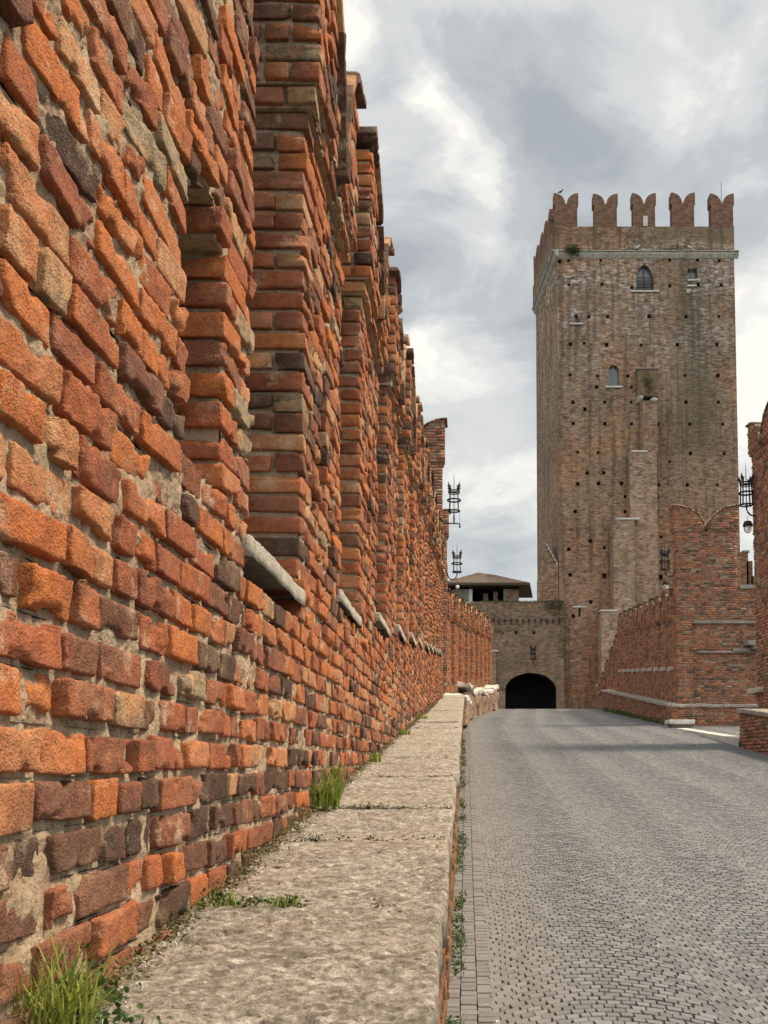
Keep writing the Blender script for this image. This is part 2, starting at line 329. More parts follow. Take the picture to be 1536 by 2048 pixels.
def axis_ab(n):
    if n == 2: return [(-1, -1), (1, 1)]
    inner = np.linspace(-1, 1, n - 2)
    return [(-1, -1)] + [(float(a), 0) for a in inner] + [(1, 1)]
TEMPL = {}
def template(nu, nn, nz):
    """open-backed rounded box lattice; axes u (along), n (out), z (up)"""
    k = (nu, nn, nz)
    if k in TEMPL: return TEMPL[k]
    U, N, Z = axis_ab(nu), ([(-1, 0)] + axis_ab(nn)[1:] if nn > 2 else [(-1, 0), (1, 1)]), axis_ab(nz)
    nn_ = len(N); idx = {}; A = []; B = []
    def g(i, j, k_):
        key = (i, j, k_)
        if key not in idx:
            idx[key] = len(A); A.append((U[i][0], N[j][0], Z[k_][0])); B.append((U[i][1], N[j][1], Z[k_][1]))
        return idx[key]
    Q = []
    for i in range(nu - 1):
        for k_ in range(nz - 1):
            j = nn_ - 1; Q.append((g(i, j, k_), g(i, j, k_ + 1), g(i + 1, j, k_ + 1), g(i + 1, j, k_)))
    for j in range(nn_ - 1):
        for i in range(nu - 1):
            Q.append((g(i, j, 0), g(i, j + 1, 0), g(i + 1, j + 1, 0), g(i + 1, j, 0)))
            Q.append((g(i, j, nz - 1), g(i + 1, j, nz - 1), g(i + 1, j + 1, nz - 1), g(i, j + 1, nz - 1)))
        for k_ in range(nz - 1):
            Q.append((g(0, j, k_), g(0, j, k_ + 1), g(0, j + 1, k_ + 1), g(0, j + 1, k_)))
            Q.append((g(nu - 1, j, k_), g(nu - 1, j + 1, k_), g(nu - 1, j + 1, k_ + 1), g(nu - 1, j, k_ + 1)))
    A = np.array(A, float); B = np.array(B, float); Bn = B / np.maximum(1, np.linalg.norm(B, axis=1))[:, None]
    TEMPL[k] = (A, Bn, np.array(Q, np.int32)); return TEMPL[k]
LODS = {0: (22, 5, 10), 1: (12, 4, 7), 2: (5, 3, 4), 3: (2, 2, 2)}

class Masonry:
    """collects bricks in a local frame (u along the wall, n outwards, z up) and builds one mesh of them"""
    def __init__(s, O, u, n, lodshift=0):
        s.O = np.array(O, float); s.u = np.array([*u, 0], float); s.n = np.array([*n, 0], float); s.z = np.array([0, 0, 1.0])
        s.b = []; s.core = []; s.ls = lodshift; s.dark = None
    def pos(s, u, n, z): return s.O + s.u * u + s.n * n + s.z * z
    def brick(s, uc, nc, zc, hu, hn, hz, ang=0.0, tint=None, r=None, wild=1.0):
        """nc = outer face position"""
        t = tint if tint is not None else (rnd.random() if rnd.random() < .40 else min(.92, max(.05, rnd.gauss(.48, .18))))
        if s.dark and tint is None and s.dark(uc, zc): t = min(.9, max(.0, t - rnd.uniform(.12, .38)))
        s.b.append((uc, nc - hn, zc, hu, hn, hz, ang, t, r if r else .0022 + .0035 * rnd.random() ** 2, wild * rnd.uniform(-1, 1), wild * rnd.uniform(-1, 1)))
    def row(s, ua, ub, zc, pitch, noff=0.0, T=.45, jamb=(True, True), wild=1.0, tint=None):
        j = .007; x = ua; hz = pitch / 2 - .0078
        first = True
        while x < ub - .02:
            L = rnd.choice((.20, .20, .205, .098, .10, .19, .15)); last = False
            if ub - (x + L + j) < .055: L = ub - x; last = True
            hu = L / 2; prot = rnd.gauss(0, .0045) * wild + (rnd.random() < .09) * rnd.uniform(-.018, .014) * wild
            corner = (first and jamb[0]) or (last and jamb[1])
            hn = rnd.choice((.05, .1)) if corner else .055
            s.brick(x + hu, noff + prot, zc + rnd.gauss(0, .0022) * wild, max(hu - (j / 2) * (not last) - rnd.random() * .003, .02), hn, hz * rnd.uniform(.93, 1.12), tint=tint)
            if corner:
                d = hn * 2 + j; side = ua if (first and jamb[0]) else ub
                sg = 1 if side == ua else -1
                while d < T - .04:
                    L2 = min(rnd.choice((.2, .1)), T - d)
                    s.brick(side + sg * .055, noff - d, zc, .055 - rnd.random() * .004, L2 / 2 - .005, hz * rnd.uniform(.92, 1.04), tint=tint)
                    d += L2 + j
                if first and last and jamb[0] and jamb[1]: pass
            x += L + j; first = False
        s.core.append((ua + .022 * jamb[0], ub - .022 * jamb[1], zc - pitch / 2, zc + pitch / 2, noff - .014, noff - T + .02))
    def build(s, name, mat, mortar, parent, mname='mortar_core'):
        V = []; Q = []; Tn = []; off = 0
        P = np.array([b[:9] for b in s.b]); J = np.array([b[9:] for b in s.b]); 
        C = s.O[None] + s.u[None] * P[:, :1] + s.n[None] * P[:, 1:2] + s.z[None] * P[:, 2:3]
        dist = np.linalg.norm(C - np.array([0, 0, EYE]), axis=1)
        lod = np.where(dist < 3.4, 0, np.where(dist < 7.0, 1, np.where(dist < 14, 2, 3)))
        objs = []
        for L in range(4):
            sel = lod == L
            if not sel.any(): continue
            A, B, q = template(*LODS[L]); p = P[sel]; jj = J[sel]; n = len(p); nv = len(A)
            h = p[:, None, 3:6]; r = np.minimum(p[:, None, 8:9] * (1.25 if L < 2 else 1), h.min(axis=2, keepdims=True) * .6)
            loc = A[None] * (h - r) + B[None] * r
            if L == 3:                                      # slightly uneven plain blocks
                loc = A[None] * (h - .003) + B[None] * .003 + (rs.rand(n, nv, 3) - .5) * .008
            # taper / skew so that no two bricks are alike
            sk = jj[:, None, :1] * .03; loc[..., 2:3] = loc[..., 2:3] + loc[..., 0:1] * sk * .8
            loc[..., 1:2] = loc[..., 1:2] + loc[..., 0:1] * jj[:, None, 1:2] * .06 + loc[..., 2:3] * jj[:, None, :1] * .10
            ca, sa = np.cos(p[:, 6])[:, None], np.sin(p[:, 6])[:, None]
            uu = loc[..., 0] * ca - loc[..., 2] * sa; z_ = loc[..., 0] * sa + loc[..., 2] * ca; nn = loc[..., 1]
            Wd = C[sel][:, None, :] + s.u * uu[..., None] + s.n * nn[..., None] + s.z * z_[..., None]
            Wd = Wd.reshape(-1, 3)
            if L < 3:
                rel = (Wd - np.repeat(C[sel], nv, axis=0)); rid = np.repeat(rs.rand(n) * 50, nv)
                Pn = Wd + rid[:, None]
                amp = .0014 if L < 2 else .0022
                D = np.stack([fbm(Pn, 22, 3 if L < 2 else 1, 1), fbm(Pn, 22, 3 if L < 2 else 1, 5), fbm(Pn, 26, 3 if L < 2 else 1, 9)], 1) * amp
                if L < 2: rg = np.clip(fbm(Pn, 9, 2, 91) + .35, 0, 1)[:, None]; D += np.stack([fbm(Pn, 75, 3, 21), fbm(Pn, 75, 3, 25), fbm(Pn, 75, 3, 29)], 1) * (.0030 if L == 0 else .0022) * rg
                # chipped corners: pull far corners in where low-frequency noise is high
                fr = np.abs(np.stack([A[:, 0], A[:, 2]], 1)).max(1); fr = np.tile(fr ** 4, n)
                chip = np.clip((fbm(Pn, 17, 2, 41) - .30) * 2.2, 0, .9)[:, None] * fr[:, None]
                D -= rel * chip * np.array([.16, .16, .40])
                D -= s.n[None] * chip * .016
                Wd = Wd + D
            qq = (q[None] + (np.arange(n) * nv)[:, None, None]).reshape(-1, 4)
            tt = np.repeat(p[:, 7], nv); 
            V.append(Wd); Q.append(qq + off); Tn.append(tt); off += len(Wd)
        V = np.concatenate(V); Q = np.concatenate(Q); Tn = np.concatenate(Tn)
        if np.dot(np.cross(s.u, s.z), s.n) > 0: pass
        else: Q = Q[:, ::-1]
        ob = mesh_np(name, V, Q, mat, parent, Tn, smooth=True)
        # mortar core: one block per course and interval, rough where it is near
        V = []; Q = []; off = 0
        for (ua, ub, za, zb, nf, nb) in s.core:
            if ub - ua < .01: continue
            d = np.linalg.norm(s.pos((ua + ub) / 2, nf, za) - np.array([0, 0, EYE])); dmin = min(d, np.linalg.norm(s.pos(ua, nf, za) - np.array([0, 0, EYE])))
            if dmin < 5:
                nu = max(2, int((ub - ua) / .008)); nz = 8
            elif dmin < 10: nu = max(2, int((ub - ua) / .05)); nz = 3
            else: nu = 2; nz = 2
            us = np.linspace(ua, ub, nu); zs = np.linspace(za, zb, nz); UU, ZZ = np.meshgrid(us, zs, indexing='ij')
            g = s.O + s.u * UU[..., None] + s.n * nf + s.z * ZZ[..., None]; g = g.reshape(-1, 3)
            if nu > 2:
                nz_ = fbm(g, 13, 2, 77) * .8 + fbm(g, 55, 2, 79) * .5; g = g + s.n * (np.clip(nz_, -1.3, 1.1) * .0095)[:, None]
            idx = np.arange(nu * nz).reshape(nu, nz)
            q = np.stack([idx[:-1, :-1], idx[:-1, 1:], idx[1:, 1:], idx[1:, :-1]], -1).reshape(-1, 4)
            V.append(g); Q.append(q + off); off += len(g)
            e = np.array([s.pos(a, b_, c) for a in (ua, ub) for b_ in (nf, nb) for c in (za, zb)])
            V.append(e); Q.append(np.array([[0, 2, 3, 1], [4, 5, 7, 6], [2, 6, 7, 3], [0, 4, 6, 2], [1, 3, 7, 5]]) + off); off += 8
        V = np.concatenate(V); Q = np.concatenate(Q)
        if np.dot(np.cross(s.u, s.z), s.n) <= 0: Q = Q[:, ::-1]
        mo = mesh_np(mname, V, Q, mortar, ob, None, smooth=False)
        return ob

PT = .0715
def courses(z0, z1):
    k = math.ceil(z0 / PT - .5)
    while (k + .5) * PT < z1:
        yield (k + .5) * PT; k += 1

def merlon(O, u, n, a, b, z0, zc, zt, parent, mat, mortar, slit=None, T=.42, cap=True, vfrac=.92, lab='merlon'):
    """swallow-tailed merlon between a and b: plain shaft z0..zc, corbelled head zc..zt"""
    M = Masonry(O, u, n); c = (a + b) / 2; vg = .035
    for z in courses(z0, zt):
        if z < zc:
            if slit and slit[2] < z < slit[3]:
                hw = (slit[1] - slit[0]) / 2; cc = (slit[0] + slit[1]) / 2
                if z > slit[3] - .12: hw *= .55
                M.row(a, cc - hw, z, PT, 0, T); M.row(cc + hw, b, z, PT, 0, T)
            else: M.row(a, b, z, PT, 0, T)
        else:
            e = .035 if z < zc + PT * 1.1 else .06; zv = zt - (zt - zc) * vfrac
            if z <= zv: M.row(a - e, b + e, z, PT, e, T + e)
            else:
                f = min(1, (z - zv) / (zt - zv)); w_ = ((b - a) / 2 + e - vg) * math.sqrt(max(0, 1 - f * f))
                if w_ > .07:
                    M.row(a - e, a - e + w_, z, PT, e, T + e); M.row(b + e - w_, b + e, z, PT, e, T + e)
    if cap:
        e = .06; zv = zt - (zt - zc) * vfrac; w_ = (b - a) / 2 + e - vg; H = zt - zv
        N = max(7, int((w_ + H) * .8 / .105))
        for sg, u0 in ((1, a - e), (-1, b + e)):
            for i in range(N):
                t = (i + .5) / N * math.pi / 2; x = math.sin(t) * w_; z = math.cos(t) * H
                dx, dz = math.cos(t) * w_, -math.sin(t) * H; L = math.hypot(dx, dz) * (math.pi / 2 / N)
                M.brick(u0 + sg * (x - (.03 if i == 0 else 0)), e + .028, zv + z + .016, L / 2 + (.03 if i == 0 else .004), (T + e) / 2 + .03, .020, ang=math.atan2(dz * sg, abs(dx)) if sg > 0 else -math.atan2(dz, dx), tint=rnd.choice((.03, .06, .95, .1, .9)))
    return M.build(lab, mat, mortar, parent)

# ------------------------------------------------------------------ ground, river and road
def road_z(Y):
    Y = np.asarray(Y, float); t = np.clip(Y - 43, 0, None)
    z = .085 * np.minimum(Y, 43) + .085 * t - .0026 * t * t
    return np.where(t > 34, .085 * 43 + .085 * 34 - .0026 * 34 * 34 - .0918 * (t - 34), z)
def rz(Y): return float(road_z(Y))
# the far stretch of the bridge drifts to the right
def axis_shift(Y): return np.where(Y > 30.3, (np.minimum(Y, 62) - 30.3) * .075, 0.0)

V = [(-600, -200, -7), (700, -200, -7), (700, 1200, -7), (-600, 1200, -7)]
tag(mesh_py('river', V, [(0, 1, 2, 3)], M_WATER), 'river water under the bridge', 'river', kind='structure')
ys = np.concatenate([np.arange(-3, 70, .5)]); V = []; Q = []
for i, y in enumerate(ys):
    s_ = float(axis_shift(y)); z = rz(y) - .03
    V += [(-.6 + s_, y, z), (9.6 + s_ * .2, y, z), (-.6 + s_, y, z - 1.2), (9.6 + s_ * .2, y, z - 1.2)]
    if i:
        k = 4 * i; Q += [(k - 4, k - 3, k + 1, k), (k - 4, k, k + 2, k - 2), (k - 3, k - 1, k + 3, k + 1), (k - 2, k + 2, k + 3, k - 1)]
tag(mesh_np('paving_bed', np.array(V), np.array(Q), M_BASE), 'dark bed between the setts of the bridge road', 'road bed', kind='structure')

def build_setts():
    """small stone setts laid in segmental arcs, straight gutter rows beside the ledge"""
    V = []; T = []
    def sett(P4, y, k=1.0):     # four plan corners, ordered round
        P4 = np.array(P4); c = P4.mean(0); j = (rs.rand(4, 2) - .5) * .008 * k
        g = .0010; v = P4 + j - c; L = np.linalg.norm(v, axis=1)[:, None]; o = c + v * (1 - g * 1.2 / L); i_ = c + v * (1 - (g * 1.2 + .0050 * k) / L) * np.array([1, .90])
        h = (rs.rand() - .5) * .005; tl = (rs.rand(2) - .5) * .03
        zi = road_z(i_[:, 1]) + h + ((i_ - c) * tl).sum(1); zo = road_z(o[:, 1]) - .014
        V.append(np.column_stack([o, zo])); V.append(np.column_stack([i_, zi])); T.extend([rs.rand()] * 8)
    y = 2.2
    GW = .075
    nx = 3; x0 = -.10
    while y < 56:
        sh = float(axis_shift(y)); L = .065 if y < 30 else .09
        for k in range(nx):
            xa = x0 + k * GW + sh; yo = y + (k % 2) * L * .5
            sett([(xa, yo), (xa + GW, yo), (xa + GW, yo + L), (xa, yo + L)], y, .45)
        y += L
    xs = x0 + nx * GW - .01; span = .98; row = .055; k = 0; y = 1.9
    while y < 57:
        scale = 1.0 if y < 22 else (1.35 if y < 36 else 2.0)
        r_ = row * scale
        for c in range(6 if y < 20 else 9):
            xa0 = xs + c * span; n = int(round(span / (.060 * scale))); half = k % 2
            ed = np.linspace(0, 1, n + 1) if not half else np.concatenate([[0], (np.arange(n) + .5) / n, [1]]); n = len(ed) - 1
            ed[1:-1] += (rs.rand(n - 1) - .5) * .30 / n
            for i in range(n):
                if y < 12 and xa0 + span * ed[i] > (768 * 1.3) * (y + 1) / F * 1.05 + .6: continue
                p = []
                for s_, dy in ((ed[i], 0), (ed[i + 1], 0), (ed[i + 1], 1), (ed[i], 1)):
                    q = 2 * s_ - 1; arc = .26 * (1 - q * q) ; nrm = q * .26 * 2 * 2 / span * .35
                    p.append((xa0 + s_ * span + (nrm * r_ * dy * .6) + float(axis_shift(y)), y + arc + dy * r_))
                sett(p, y)
        y += r_; k += 1
    V = np.concatenate(V).reshape(-1, 8, 3); n = len(V)
    q = np.array([[4, 5, 6, 7], [0, 1, 5, 4], [1, 2, 6, 5], [2, 3, 7, 6], [3, 0, 4, 7]])
    Q = (q[None] + (np.arange(n) * 8)[:, None, None]).reshape(-1, 4)
    return V.reshape(-1, 3), Q, T
V, Q, Tt = build_setts()
tag(mesh_np('road', V, Q, M_COBBLE, None, Tt), 'grey cobbled bridge road laid in arcs, rising to a crest', 'road', kind='structure')

# ------------------------------------------------------------------ stone ledge along the left wall
def bench_z(Y): return .97 + .085 * Y
ledge = thing('stone_ledge', 'long pitted stone ledge on brick base along the sunlit left wall', 'stone ledge', (-.3, 1, 0))
def rough_slab(name, x0, x1, y0, y1, zt0, zt1, th, mat, parent, amp=.010, res=None, seed=0, wave=.010, rz_=.009):
    d = max(.6, y0); res = res or min(.08, max(.0055, d * .0036))
    nu = max(6, int((x1 - x0) / res)); ny = max(6, int((y1 - y0) / res)); A, B, q = template(nu, 5, ny)
    # template axes: u->x, n->up, z->y
    h = np.array([(x1 - x0) / 2, th / 2, (y1 - y0) / 2]); loc = A * (h - rz_) + B * rz_
    X = (x0 + x1) / 2 + loc[:, 0]; Y = (y0 + y1) / 2 + loc[:, 2]; t = (Y - y0) / (y1 - y0)
    Z = zt0 + (zt1 - zt0) * t - th / 2 + loc[:, 1]
    P = np.column_stack([X, Y, Z]); Ps = P * np.array([1, 1.3, 1.0])
    n1_ = fbm(Ps, 7, 2, 3 + seed); n2_ = fbm(Ps, 55, 3, 13 + seed, .6)
    P[:, 2] += n1_ * amp * .30 + np.clip(n2_, -1, .25) * amp * .60; P[:, 2] -= np.clip(fbm(Ps, 24, 2, 33 + seed) - .50, 0, 1) * amp * 2.6
    P[:, 0] += fbm(P, 5, 3, 23 + seed) * wave * (np.abs(A[:, 0]) > .9); P[:, 1] += fbm(P, 7, 2, 29 + seed) * .006 * (np.abs(A[:, 2]) > .95)
    return mesh_np(name, P, q, mat, parent, smooth=True)
y = 0.9; joints = [.9, 2.13, 3.02, 3.75, 4.9, 6.0, 7.2, 8.3, 9.6, 10.8, 12.1, 13.3, 14.6, 16, 17.3, 18.6, 20, 21.4, 22.8, 24.2, 25.7, 27.2]
for i, (a, b) in enumerate(zip(joints[:-1], joints[1:])):
    dz = rnd.uniform(-.009, .009)
    rough_slab('coping_slab', -.60, -.045 + rnd.uniform(-.006, .004), a + .011, b - .011, bench_z(a) + dz, bench_z(b) + dz + rnd.uniform(-.004, .004), .095, M_SLAB, ledge, seed=i)
M = Masonry((-.081, 0, 0), (0, 1), (1, 0))
for z in courses(.0, 3.2):
    ya = max(1.2, (z - .97 + .12) / .085); yb = min(27.2, (z + .08) / .085)
    if yb > ya + .2: M.row(ya, yb, z, PT, 0, .3)
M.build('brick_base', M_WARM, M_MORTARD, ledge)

# ------------------------------------------------------------------ left wall with merlons
wallL = thing('battlement_wall', 'long sunlit orange brick wall with swallow-tailed merlons filling the left side', 'battlement wall', (-.8, 1, 0))
OL = (-.56, 0, 0)
def gap0(k): return 2.55 + 1.83 * (k - 1)
def sill(k): return 2.03 + .177 * (k - 1)
YEND = 23.3
nK = 12
M = Masonry(OL, (0, 1), (1, 0))
for z in courses(.95, sill(nK) + .1):
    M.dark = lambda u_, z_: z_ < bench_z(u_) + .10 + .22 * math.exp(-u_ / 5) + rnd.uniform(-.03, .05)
    # base of the wall: everywhere lower than the sill of its bay and higher than the ledge
    yb = min(YEND, (z - .97 + .10) / .085 if z > .97 else .9)
    ya = .75
    ks = [k for k in range(0, nK + 1) if sill(k) - .075 < z]
    if ks: ya = max(ya, gap0(max(ks) + 1))
    if yb > ya + .03: M.row(ya, yb, z, PT, 0, .45, jamb=(bool(ks), False))
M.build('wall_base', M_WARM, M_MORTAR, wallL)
for k in range(1, nK):
    g0 = gap0(k); s_ = sill(k); o = rough_slab('sill_stone', -.98, -.545 + .02 * rnd.random(), g0 - .05, g0 + .80, s_ + .0, s_ + .0, .066, M_SILL, wallL, amp=.005, seed=40 + k, wave=.006, rz_=.009)
# the first, longest merlon nearest the camera, with its arrow slit
M = Masonry(OL, (0, 1), (1, 0)); s0 = sill(0)
for z in courses(s0 - .075, 4.6):
    a, b = .75, gap0(1); nf = 0 if z < 3.72 else .05
    if 2.06 < z < 2.73:
        hw = .15 if z < 2.62 else .08
        M.row(a, 2.1 - hw, z, PT, 0, .45, jamb=(False, True)); M.row(2.1 + hw, b, z, PT, 0, .45)
    else: M.row(a, b, z, PT, nf, .45, jamb=(False, True))
M.build('merlon', M_WARM, M_MORTAR, wallL)
for k in range(1, nK):
    a = gap0(k) + .78; b = gap0(k + 1); s_ = sill(k)
    if b > YEND: b = YEND
    if b - a < .4: continue
    zc = s_ + 1.69 + (.06 if k > 1 else 0); zt = zc + .80; c = (a + b) / 2
    merlon(OL, (0, 1), (1, 0), a, b, s_ - .075, zc, zt, wallL, M_WARM, M_MORTAR, slit=(c - .09, c + .09, s_ + .42, s_ + 1.0))

# ------------------------------------------------------------------ left turret beyond the wall
turL = thing('turret_bay', 'tall red brick turret corner with rounded horn rising above the sunlit wall', 'turret', (-1.3, 23.5, 1.9))
OT = (0, 23.34, 0)
M = Masonry(OT, (1, 0), (0, -1))
for z in courses(1.9, 7.2): M.row(-3.2, -.545, z, PT, 0, .5)
M.build('turret_wall', M_RED, M_MORTARD, turL)
merlon(OT, (1, 0), (0, -1), -1.95, -.565, 7.2, 8.55, 9.60, turL, M_RED, M_MORTARD, T=.5, vfrac=.62)
OT2 = (0, 30.3, 0)
M = Masonry(OT2, (1, 0), (0, -1))
for z in courses(2.2, 7.6): M.row(-2.2, -.575, z, PT, 0, .5)
M.build('turret_return', M_RED, M_MORTARD, turL)
merlon(OT2, (1, 0), (0, -1), -2.0, -.59, 7.6, 8.35, 9.20, turL, M_RED, M_MORTARD, T=.5, vfrac=.8)
M = Masonry((-.575, 30.3, 0), (0, 1), (1, 0))
for z in courses(6.2, 7.6): M.row(0, .5, z, PT, 0, .4)
M.build('turret_side', M_WARM, M_MORTAR, turL)

# ------------------------------------------------------------------ left wall beyond the turret
def far_wall(name, label, P0, P1, nrm_side, z_of, mat, mortar, pitch_m, mer, gapw, stones, base_to=.0, top_drop=0.0, bh=1.72):
    d = Vector((P1[0] - P0[0], P1[1] - P0[1])); L = d.length; u = d / L; n = (u[1], -u[0]) if nrm_side > 0 else (-u[1], u[0])
    t = thing(name, label, 'battlement wall', (P0[0], P0[1], z_of(P0[1])))
    O = (P0[0], P0[1], 0); M = Masonry(O, tuple(u), n)
    zr = lambda s_: z_of(P0[1] + s_ * u[1])
    nb = int(L / pitch_m) + 1
    for k in range(nb):
        a = k * pitch_m; b = min(L, a + pitch_m)
        if b - a < .2: continue
        zb = zr((a + b) / 2)
        for z in courses(zb + base_to - .3, zb + bh): M.row(a, b, z, PT, 0, .4, jamb=(False, False))
    M.build('wall_base', mat, mortar, t)
    for k in range(nb):
        a = k * pitch_m; b = min(L, a + mer)
        if b - a < .4: continue
        zb = zr((a + b) / 2) + bh
        merlon(O, tuple(u), n, a + .03, b, zb, zb - bh + 3.24, zb - bh + 4.14 - top_drop, t, mat, mortar, vfrac=.75)
        if stones:
            for s_ in (a + .12,):
                if s_ < L: mesh_box('sill_stone', O, u, n, s_, s_ + .3, zb - .06, zb + .05, -.1, .11, M_SILL, t)
    return t
def mesh_box(name, O, u, n, ua, ub, za, zb, na, nb, mat, parent, jit=.008):
    V = []
    for a in (ua, ub):
        for b in (na, nb):
            for c in (za, zb):
                V.append((O[0] + u[0] * a + n[0] * b + rnd.uniform(-jit, jit), O[1] + u[1] * a + n[1] * b + rnd.uniform(-jit, jit), O[2] + c + rnd.uniform(-jit, jit)))
    Fc = [(0, 1, 3, 2), (4, 6, 7, 5), (0, 4, 5, 1), (2, 3, 7, 6), (1, 5, 7, 3), (0, 2, 6, 4)]
    return mesh_py(name, V, Fc, mat, parent)
far_wall('battlement_wall', 'sunlit brick wall beyond the left turret, curving towards the dark gate arch', (-.575, 30.8), (1.25, 47.5), 1, rz, M_WARM, M_MORTAR, 1.95, 1.02, .7, False, bh=1.15)
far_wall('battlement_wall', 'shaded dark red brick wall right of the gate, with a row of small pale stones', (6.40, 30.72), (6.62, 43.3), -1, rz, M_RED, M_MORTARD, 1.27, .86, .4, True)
far_wall('battlement_wall', 'last short battlement running down to the tower foot behind the crest', (6.62, 43.4), (6.50, 50), -1, lambda Y: rz(Y) - .5 - (Y - 43.4) * .40, M_RED, M_MORTARD, 1.3, .8, .4, False, top_drop=.2)

# ------------------------------------------------------------------ right bay
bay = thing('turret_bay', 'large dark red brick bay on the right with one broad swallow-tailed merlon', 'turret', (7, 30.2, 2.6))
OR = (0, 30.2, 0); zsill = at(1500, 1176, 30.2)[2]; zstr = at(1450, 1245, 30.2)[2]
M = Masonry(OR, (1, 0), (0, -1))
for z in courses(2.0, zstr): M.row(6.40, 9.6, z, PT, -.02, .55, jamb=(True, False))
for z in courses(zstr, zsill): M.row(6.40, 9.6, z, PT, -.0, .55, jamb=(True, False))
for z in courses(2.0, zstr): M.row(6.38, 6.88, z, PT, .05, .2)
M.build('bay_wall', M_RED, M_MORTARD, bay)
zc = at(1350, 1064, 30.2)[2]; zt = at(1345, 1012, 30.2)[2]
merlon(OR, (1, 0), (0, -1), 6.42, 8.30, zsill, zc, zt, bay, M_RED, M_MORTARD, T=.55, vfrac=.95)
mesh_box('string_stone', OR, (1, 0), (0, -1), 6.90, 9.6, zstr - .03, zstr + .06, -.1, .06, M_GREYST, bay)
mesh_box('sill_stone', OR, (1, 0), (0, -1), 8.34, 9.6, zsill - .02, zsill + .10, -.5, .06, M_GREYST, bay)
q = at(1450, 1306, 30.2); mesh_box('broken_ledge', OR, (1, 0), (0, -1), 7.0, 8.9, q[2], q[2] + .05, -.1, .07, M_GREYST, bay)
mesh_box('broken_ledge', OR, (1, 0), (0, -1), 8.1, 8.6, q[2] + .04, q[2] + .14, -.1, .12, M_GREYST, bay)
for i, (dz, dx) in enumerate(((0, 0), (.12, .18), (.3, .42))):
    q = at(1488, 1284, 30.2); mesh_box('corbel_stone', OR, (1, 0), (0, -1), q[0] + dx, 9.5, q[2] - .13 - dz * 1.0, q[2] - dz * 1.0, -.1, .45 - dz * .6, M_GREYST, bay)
# near corner of the bay at the right edge of the picture
ntur = thing('turret_bay', 'near brick turret cut off by the right edge of the picture', 'turret', (6.6, 21, 1.7))
ON = (6.42, 0, 0)
M = Masonry(ON, (0, 1), (-1, 0))
for z in courses(1.2, 7.0): M.row(20.25, 22.05, z, PT, 0, .55, jamb=(True, True))
M.build('turret_wall', M_RED, M_MORTARD, ntur)
zc = at(1505, 915, 22)[2]; zt = at(1500, 850, 22)[2]
merlon(ON, (0, 1), (-1, 0), 20.25, 22.05, 7.0, zc, zt, ntur, M_RED, M_MORTARD, T=.55, vfrac=.95)
q = at(1513, 1382, 22); rough_slab('stone_block', q[0] - .1, q[0] + .35, 21.5, 22.4, q[2] + .06, q[2] + .06, .13, M_SILL, ntur, amp=.01, res=.04)

# low walls with stone coping on the right
def low_wall(label, P0, P1, z0f, z1f, face, cop, lab2='low_wall'):
    d = Vector((P1[0] - P0[0], P1[1] - P0[1])); L = d.length; u = d / L; n = (-u[1], u[0]) if face < 0 else (u[1], -u[0])
    t = thing(lab2, label, 'low wall', (P0[0], P0[1], z0f(P0[1]))); O = (P0[0], P0[1], 0); M = Masonry(O, tuple(u), n)
    lo = min(z0f(P0[1]), z0f(P1[1])) - .2; hi = max(z1f(P0[1]), z1f(P1[1]))
    for z in courses(lo, hi):
        N = 200; ok = [i for i in range(N + 1) if z0f(P0[1] + u[1] * L * i / N) - .1 < z < z1f(P0[1] + u[1] * L * i / N) - .05]
        if len(ok) > 4: M.row(ok[0] / N * L, ok[-1] / N * L, z, PT, 0, .4, jamb=(True, True))
    M.build('brick_face', M_RED, M_MORTARD, t)
    s_ = 0
    while s_ < L - .05:
        e = min(L, s_ + rnd.uniform(1.2, 1.7)); 
        if L - e < .5: e = L
        ns = max(2, int((e - s_) / .12)); nd = 6; V = []; Q = []
        for i in range(ns + 1):
            su = s_ + .008 + (e - s_ - .016) * i / ns; Yc = P0[1] + u[1] * su; zt_ = z1f(Yc)
            prof = [(.045, zt_ - .09), (.05, zt_ - .015), (.03, zt_), (-.3, zt_ + .005), (-cop, zt_), (-cop, zt_ - .09)]
            for (nn, zz_) in prof: V.append((O[0] + u[0] * su + n[0] * nn, O[1] + u[1] * su + n[1] * nn, zz_))
        V = np.array(V); V += np.stack([fbm(V, 5, 3, 51), fbm(V, 5, 3, 52), fbm(V, 5, 3, 53)], 1) * .014
        for i in range(ns):
            for j in range(nd - 1): k = i * nd + j; Q.append((k, k + 1, k + nd + 1, k + nd))
        Q.append((0, 1, 2, 3)); Q.append((0, 3, 4, 5)); k = ns * nd; Q.append((k + 3, k + 2, k + 1, k)); Q.append((k + 5, k + 4, k + 3, k))
        mesh_np('coping_slab', V, Q, M_SLAB, t); s_ = e
    return t
zcp = lambda px, py, Y: at(px, py, Y)[2]
# near one: X = 5.65
zA = zcp(1478, 1417, 20.7) - 20.7 * .085
low_wall('near low brick wall with stone coping cut by the right picture edge', (5.66, 15.5), (5.66, 20.7), lambda Y: .085 * Y, lambda Y: zA + .085 * Y, -1, .75)
# bay one, facing the camera
zb_l, zb_r = zcp(1375, 1408, 29.7), zcp(1478, 1414, 29.7)
tb = low_wall('dark brick low wall with pale coping closing the far side of the right bay', (6.1, 29.7), (9.4, 29.70001), lambda Y: 2.1, lambda Y: zb_l, 1, .5)
# far one, running to the crest
def zfar(Y): return np.interp(Y, [29.7, 45.5, 52], [zb_l, zcp(1222, 1379, 45.5), zcp(1222, 1379, 45.5) - .6])
low_wall('low brick parapet with stone coping running from the bay up to the road crest', (6.08, 29.72), (6.2, 46.5), rz, lambda Y: float(zfar(Y)), -1, .4)
